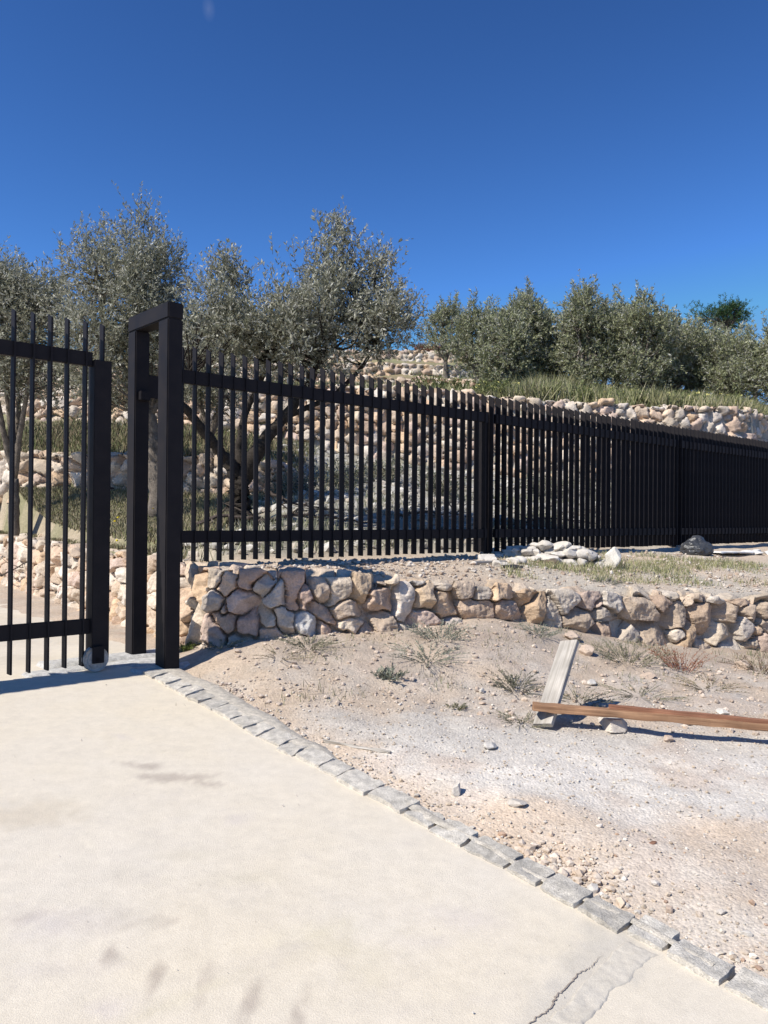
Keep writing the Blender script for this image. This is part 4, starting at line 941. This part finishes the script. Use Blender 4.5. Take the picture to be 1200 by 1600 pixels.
def rock(x, y, size, seed, label, group, col, name='stone', cat='stone', rz=0, sink=.2, z=None, cuts=12):
    V = rockV(size, seed, cuts); c, s_ = math.cos(rz), math.sin(rz); V = np.stack([V[:, 0]*c-V[:, 1]*s_, V[:, 0]*s_+V[:, 1]*c, V[:, 2]], 1)
    z = (gz(x, y) if z is None else z) - V[:, 2].min()*(1-sink*2)
    mesh_np.local = True
    o = mesh_np(name, V, ICOF, M_rock, None, np.broadcast_to(np.array(col), V.shape), True); o.location = (x, y, z); o.data.set_sharp_from_angle(angle=math.radians(24))
    mesh_np.local = False
    return tag(o, label, cat, group)
WH = (.60, .555, .49); TAN = (.52, .41, .32)
for i, (px, py, sx, sz, col, lab) in enumerate([
    (713, 1242, .075, .075, WH, 'round whitish stone alone on the gravel near the middle of the kerb'),
    (765, 1170, .085, .045, WH, 'flat pale stone on the gravel below the tiny sprig'),
    (808, 1262, .085, .04, (.50, .45, .39), 'flat grey-tan stone right of the round whitish one'),
    (752, 1083, .055, .045, WH, 'small white stone on the bank left of the dark tuft'),
    (960, 1140, .24, .10, (.60, .53, .45), 'large pale rock lying under the long timber'),
    (895, 1000, .16, .10, TAN, 'tan stone at the wall foot just above the plank top'),
    (915, 1022, .14, .09, TAN, 'stone wedged right of the plank top'),
    (925, 1070, .10, .05, WH, 'pale stone right of the upper half of the plank'),
    (1045, 1425, .035, .035, TAN, 'small stone casting a dark shadow in the lower right earth'),
    (925, 1395, .05, .04, WH, 'whitish lump against the kerb in the lower right'),
    (1020, 1320, .035, .016, (.22, .12, .08), 'dark brown chip on the gravel at the right'),
    (1165, 1462, .04, .022, WH, 'pale chip near the lower right corner'),
    (1130, 1115, .10, .04, WH, 'flat pale stone behind the timber'),
    (1045, 1158, .09, .035, TAN, 'flat tan stone in front of the timber'),
    (575, 1280, .02, .012, (.25, .2, .16), 'dark crumb on the concrete beside the kerb'),
    (982, 935, .0, .0, TAN, ''), (1012, 1060, .12, .06, TAN, 'half buried stone below the wall, left of the rust red bush'),
    (1160, 1045, .16, .1, TAN, 'fallen stone at the wall foot near the right edge'),
    (870, 885, .0, .0, TAN, '')]):
    if sx <= 0: continue
    x, y = hit(px, py); rock(x, y, (sx, sx*.8, sz), 300+i, lab, 'loose stones on the ground', col, rz=random.uniform(0, 3))
# heap of white rubble against the fence
hc = np.array(hit(868, 876)); hr = np.random.default_rng(44); HP = []
for layer, (n_, ax, ay, zoff) in enumerate([(40, .74, .26, 0), (20, .50, .17, .08), (8, .26, .10, .15)]):
    tries = 0; got = []
    while len(got) < n_ and tries < 4000:
        tries += 1; a = hr.uniform(0, 6.283); r_ = math.sqrt(hr.random()); p_ = hc + np.array([ax*r_*math.cos(a)-.10*(layer == 0), ay*r_*math.sin(a)])
        if all(np.linalg.norm(p_-g_) > .095-.015*layer for g_ in got): got.append(p_)
    HP += [(layer, p_[0], p_[1], zoff) for p_ in got]
ORD = ['first', 'second', 'third', 'fourth', 'fifth', 'sixth', 'seventh', 'eighth', 'ninth', 'tenth', 'eleventh', 'twelfth', 'thirteenth', 'fourteenth', 'fifteenth', 'sixteenth', 'seventeenth', 'eighteenth', 'nineteenth', 'twentieth']
for px_ in (757, 768, 776, 787, 795, 803, 812):
    t_ = hit(px_, 880+hr.uniform(-7, 7)); HP.append((0, t_[0], t_[1], 0))
rowsH = {'front edge': [], 'middle': [], 'back edge': [], 'second layer': [], 'crest': []}
for (l_, x, y, zo) in HP:
    key = 'crest' if l_ == 2 else 'second layer' if l_ == 1 else ('front edge' if y < hc[1]-.09 else 'back edge' if y > hc[1]+.09 else 'middle')
    rowsH[key].append((x, y, zo))
cnt_ = 0
for key, lst in rowsH.items():
    for i, (x, y, zo) in enumerate(sorted(lst)):
        cnt_ += 1; s_ = hr.uniform(.12, .24) if zo else hr.uniform(.10, .25)
        rock(x, y, (s_*1.1, s_*hr.uniform(.7, 1), s_*hr.uniform(.4, .7)), 340+cnt_, 'white broken stone, %s from the left along the %s of the rubble heap' % (ORD[i], key), 'white stones heaped by the fence',
             tuple(np.array((.62, .57, .50))*hr.uniform(.85, 1.05)), rz=hr.uniform(0, 6), z=gz(x, y)-.02+zo, cuts=8)
x, y = hit(958, 888); rock(x, y, (.17, .13, .25), 371, 'upright pointed white stone at the right end of the heap', 'white stones heaped by the fence', (.68, .64, .56), sink=.1, cuts=9)

# gravel and clods: far too many to count
def pebbles(name, n, xy, smin, smax, colpal, seed, sink=.3, kerb=True):
    rg = np.random.default_rng(seed); X, Y = xy(rg, n); sd_, _, _ = path_sd(X, Y); k = (X*D[0]+Y*D[1] > KS+.13) | (not kerb); X, Y = X[k], Y[k]; n = len(X)
    Z = ground_z(X, Y) if kerb else drive_z(X, Y)+.004; s_ = smin*(smax/smin)**(rg.random(n)**2.6)
    B = ICO1[None]*rg.uniform(.6, 1.15, (n, len(ICO1), 1)); B = B*np.stack([s_, s_*rg.uniform(.6, 1, n), s_*rg.uniform(.4, .8, n)], 1)[:, None, :]/2
    a = rg.uniform(0, 6.3, n)[:, None]; c, q_ = np.cos(a), np.sin(a); V = np.stack([B[..., 0]*c-B[..., 1]*q_+X[:, None], B[..., 0]*q_+B[..., 1]*c+Y[:, None], B[..., 2]+(Z+s_*.25*(1-sink))[:, None]], -1)
    F = (ICO1F[None]+np.arange(n)[:, None, None]*len(ICO1)).reshape(-1, 3)
    col = np.array(colpal)[rg.integers(0, len(colpal), n)]*rg.uniform(.85, 1.15, (n, 1))
    o = mesh_np(name, V.reshape(-1, 3), F, M_rock, None, np.repeat(col, len(ICO1), 0), False); return tag(o, kind='stuff')
GP_ = [(.56, .50, .42), (.60, .54, .46), (.52, .43, .33), (.63, .58, .51), (.48, .39, .30)]
def region(rg, n, x0, x1, y0, y1): return rg.uniform(x0, x1, n), y0+(y1-y0)*rg.random(n)
pebbles('gravel', 15000, lambda r, n: region(r, n, -1.2, 3.6, 2.2, 5.6), .005, .026, GP_, 1)
pebbles('gravel', 3200, lambda r, n: region(r, n, -1.3, 4.5, 5.0, 7.0), .008, .06, [(.54, .44, .35), (.60, .50, .41), (.48, .38, .30)], 2)
def alongkerb(rg, n):
    q_ = rg.uniform(.6, 5.0, n); s_ = KS+.14+np.abs(rg.normal(size=n))*.12; return s_*D[0]+q_*N[0], s_*D[1]+q_*N[1]
pebbles('gravel', 1500, alongkerb, .008, .035, GP_, 3)
def heap1(rg, n): h_ = hit(845, 1340); h2 = hit(900, 1385); t = rg.random(n); return h_[0]*(1-t)+h2[0]*t+rg.normal(size=n)*.10, h_[1]*(1-t)+h2[1]*t+rg.normal(size=n)*.07
pebbles('clods', 420, heap1, .015, .065, [(.60, .49, .38), (.63, .53, .43), (.55, .44, .34)], 4)
def heap2(rg, n): h_ = hit(340, 1075); h2 = hit(480, 1170); t = rg.random(n); return h_[0]*(1-t)+h2[0]*t+rg.normal(size=n)*.05, h_[1]*(1-t)+h2[1]*t+rg.normal(size=n)*.05
pebbles('clods', 380, heap2, .012, .05, [(.58, .51, .43), (.53, .43, .35)], 5)
pebbles('clods', 260, lambda r, n: region(r, n, .5, 2.2, 2.3, 3.6), .012, .05, [(.55, .46, .37), (.60, .54, .47), (.46, .32, .23)], 8)
def ongrit(rg, n):
    s_ = rg.uniform(-.2, KS-.02, n); q_ = rg.uniform(.8, 5.6, n); return s_*D[0]+q_*N[0], s_*D[1]+q_*N[1]
pebbles('grit', 260, ongrit, .003, .012, [(.50, .44, .37), (.40, .35, .30), (.60, .55, .48)], 11, kerb=False)
def ledge(rg, n): X = rg.uniform(-1.1, 5, n); yf = I(X, [(p[0], p[1]) for p in Fpts]); return X, yf+.35+rg.random(n)*(np.minimum(Yfence(X), 11)-yf-.3).clip(.1)
pebbles('gravel', 6000, ledge, .010, .07, [(.50, .42, .34), (.40, .31, .24), (.58, .52, .45)], 6)
def slope(rg, n): X = rg.uniform(-2.3, 7.5, n); return X, Yfront(X)+.5+rg.random(n)*(I(X, T3['Y'])-Yfront(X)-.5)
pebbles('rubble', 7000, slope, .02, .22, [(.50, .47, .42), (.40, .375, .33), (.54, .51, .46), (.36, .33, .28), (.46, .40, .33)], 7)

# ------------------------------------------------------------------ timber, bag, scraps
def plank(name, p0, p1, w, t, mat, label, group=None, seg=26, warp=.004, seed=0, roll=0.0, taper=None, cat='plank'):
    """board from p0 to p1 (centre line); local x along it"""
    p0, p1 = np.array(p0, float), np.array(p1, float); Ld = np.linalg.norm(p1-p0); ex = (p1-p0)/Ld
    ey = np.cross([0, 0, 1.], ex); ey /= np.linalg.norm(ey); ez = np.cross(ex, ey)
    ey, ez = ey*math.cos(roll)+ez*math.sin(roll), ez*math.cos(roll)-ey*math.sin(roll)
    xs_ = np.linspace(0, Ld, seg); prof = np.array([(-1, -.8), (-.94, -1), (-.3, -1), (.3, -1), (.94, -1), (1, -.8), (1, .8), (.94, 1), (.3, 1), (-.3, 1), (-.94, 1), (-1, .8)]); m = len(prof)
    V = []
    for i, x_ in enumerate(xs_):
        k = 1 if taper is None else np.interp(x_/Ld, [0, 1], taper)
        for j, (a, b) in enumerate(prof): V.append((x_, a*w/2*k + .5*warp*noise(x_*9, j*.7, 0, seed), b*t/2 + warp*noise(x_*1.5, 0, 0, seed+1)+.4*warp*noise(x_*14, j*.9, 0, seed+2)))
    V = np.array(V); i = np.arange(seg-1)[:, None]*m; j = np.arange(m)[None]; k = (j+1) % m
    F = [np.stack([i+j, i+k, i+m+k, i+m+j], -1).reshape(-1, 4), np.array([list(range(m))[::-1]]), np.array([[(seg-1)*m+a for a in range(m)]])]
    mesh_np.local = True; o = mesh_np(name, V, F, mat); mesh_np.local = False
    o.matrix_world = Matrix(((ex[0], ey[0], ez[0], p0[0]), (ex[1], ey[1], ez[1], p0[1]), (ex[2], ey[2], ez[2], p0[2]), (0, 0, 0, 1)))
    return tag(o, label, cat, group)
fx, fy = hit(848, 1142); foot = np.array([fx, fy, gz(fx, fy)+.03])
Yt = fy+.46; tp = at(890, 1003, Yt)
pk = plank('wooden_plank', foot, tp, .13, .035, M_woodgrey, 'weathered pale grey plank propped up the bank, crossed by the long timber', 'pieces of wood', seed=3, cat='plank', roll=-.25)
tx, ty = hit(836, 1118); a_ = at(833, 1104, fy+.02); b_ = at(1215, 1137, fy-.06); ex_ = b_ + (b_-a_)*.35
LT = plank('timber', a_, ex_, .075, .045, M_woodbrown, 'long reddish brown timber lying across the pale plank', 'pieces of wood', seg=60, seed=7, warp=.008, cat='timber')
c_ = at(952, 1106, fy+.01); d_ = at(1215, 1132, fy-.065)
plank('lath', c_+np.array([0,0,.012]), d_+(d_-c_)*.5+np.array([0,0,.012]), .04, .026, wood_mat('red_lath', (.34, .17, .10), (.22, .10, .06)), 'thin dark red lath lying on top of the long timber', 'pieces of wood', seg=40, seed=9, warp=.005, cat='lath')
s0 = hit(505, 1160); s1 = hit(610, 1180)
plank('stick', (s0[0], s0[1], gz(*s0)+.012), (s1[0], s1[1], gz(*s1)+.014), .022, .012, M_woodgrey, 'thin splintered stick lying beside the kerb', 'pieces of wood', seg=30, seed=11, warp=.01, taper=(.6, 1.0), cat='stick')
# black plastic bag
bx, by = hit(1088, 862)
bx, by = hit(1088, 866)
zg = gz(bx, by); V = ICO.copy(); n_ = V.copy()
r = 1 + .22*fbm(V[:, 0]*1.6, V[:, 1]*1.6, V[:, 2]*1.6, 91, 3) - .10*np.abs(fbm(V[:, 0]*4, V[:, 1]*4, V[:, 2]*3, 95, 3)) - .16*np.abs(fbm(V[:, 0]*3.2+4, V[:, 1]*3.2, V[:, 2]*2.2, 97, 2)) + .07*np.abs(noise(V[:, 0]*9, V[:, 1]*9, V[:, 2]*6, 99))
V = V*r[:, None]*np.array([.23, .17, .145]); V[:, 2] = np.maximum(V[:, 2], -.07); V[:, 2] += np.where(ICO[:, 2] > .85, (ICO[:, 2]-.85)*.35, 0)
mesh_np.local = True
bag = mesh_np('plastic_bag', V, ICOF, M_plastic, None, None, True); bag.data.set_sharp_from_angle(angle=math.radians(14)); bag.location = (bx, by, zg+.06)
mesh_np.local = False
tag(bag, 'crumpled shiny black plastic bag sitting on the ledge in front of the fence', 'plastic bag')
wa = hit(1112, 866); w0 = np.array([*wa, gz(*wa)+.03]); wb = hit(1162, 866); w1 = np.array([*wb, gz(*wb)+.02])
plank('white_board', w0, w1, .30, .02, M_whitesheet, 'flat white board lying on the ledge right of the black bag', None, seg=14, seed=13, warp=.01, cat='board')
rng2 = np.random.default_rng(8)
for i in range(9):
    x = w1[0]+.05+i*.11; y = w1[1]+rng2.uniform(-.15, .25)
    rock(x, y, (.20, .15, .07), 400+i, 'flat white fragment beyond the white board, %s from the board' % ORD[i], 'white fragments beyond the board', (.66, .64, .60), cat='stone', rz=rng2.uniform(0, 3), cuts=9)
# dark bent offcut and grey pipe in front of the heap
p = hit(796, 888); zg = gz(*p)
m = MB(); V, F = tubeVF([(p[0]-.14, p[1]+.02, zg+.015), (p[0]-.02, p[1], zg+.02), (p[0]+.03, p[1]-.03, zg+.03), (p[0]+.09, p[1]-.035, zg+.02)], .014, 8); m.add(V, F, (.04, .04, .045))
V, F = boxVF(p[0]+.0, p[0]+.13, p[1]-.06, p[1]-.01, zg+.002, zg+.03, .004); m.add(V, F, (.06, .06, .065)); tag(m.build('metal_scrap', M_flat, None), 'small dark metal offcut lying in front of the white heap', 'metal scrap', None)
p0_ = hit(742, 882); p1_ = hit(790, 882)
m = MB(); V, F = tubeVF([(p0_[0], p0_[1], gz(*p0_)+.02), (p1_[0], p1_[1], gz(*p1_)+.025)], .017, 10); m.add(V, F, (.30, .28, .26)); tag(m.build('pipe', M_flat, None), 'short grey pipe lying left of the dark metal offcut', 'pipe')
# fallen dark branches around the olive trunk, and one leaning on the left wall
def branch(pts, r, label, seed, group='fallen branches'):
    rg = np.random.default_rng(seed); P = np.array(pts, float); t = np.linspace(0, len(P)-1, 16); Q_ = np.stack([np.interp(t, range(len(P)), P[:, c]) for c in range(3)], 1)+rg.normal(size=(16, 3))*.012
    m = MB(); V, F = tubeVF(Q_, np.linspace(r, r*.3, 16), 7); m.add(V, F, (.12, .095, .08))
    for _ in range(7):
        k = rg.integers(4, 15); e = Q_[k]+rg.normal(size=3)*np.array([.25, .2, .10])+np.array([0, 0, .06]); V, F = tubeVF([Q_[k], (Q_[k]+e)/2+rg.normal(size=3)*.02, e], [r*.45, r*.3, r*.12], 5); m.add(V, F, (.13, .105, .085))
    tag(m.build('branch', M_bark), label, 'branch', group)
def G(px, Y, h): x = xat(px, Y); return (x, Y, gz(x, Y)+h)
branch([G(300, 9.4, .05), G(340, 9.5, .16), G(385, 9.4, .10), G(430, 9.6, .05)], .03, 'dark dead branch lying left across the olive trunk foot', 1)
branch([G(400, 9.2, .05), G(450, 9.4, .12), G(510, 9.7, .10), G(575, 9.9, .04)], .028, 'long dead branch lying right of the olive trunk', 2)
branch([G(415, 10.2, .35), G(450, 10.1, .18), G(485, 10.2, .12), G(545, 10.6, .08)], .022, 'thin forked dead branch right of the trunk, a little farther back', 3)
branch([G(620, 10.6, .05), G(670, 10.8, .14), G(735, 11.3, .05)], .022, 'dead branch lying left of the first fence post', 4)
branch([G(800, 11.2, .05), G(850, 11.6, .15), G(930, 12.4, .05)], .022, 'dead branch lying behind the second fence bay', 5)
lw = at(66, 860, 11.0); branch([at(-10, 902, 11.6), at(20, 893, 11.4), at(66, 860, 11.1)], .016, 'thin dark stick leaning against the roadside wall behind the gate', 6)
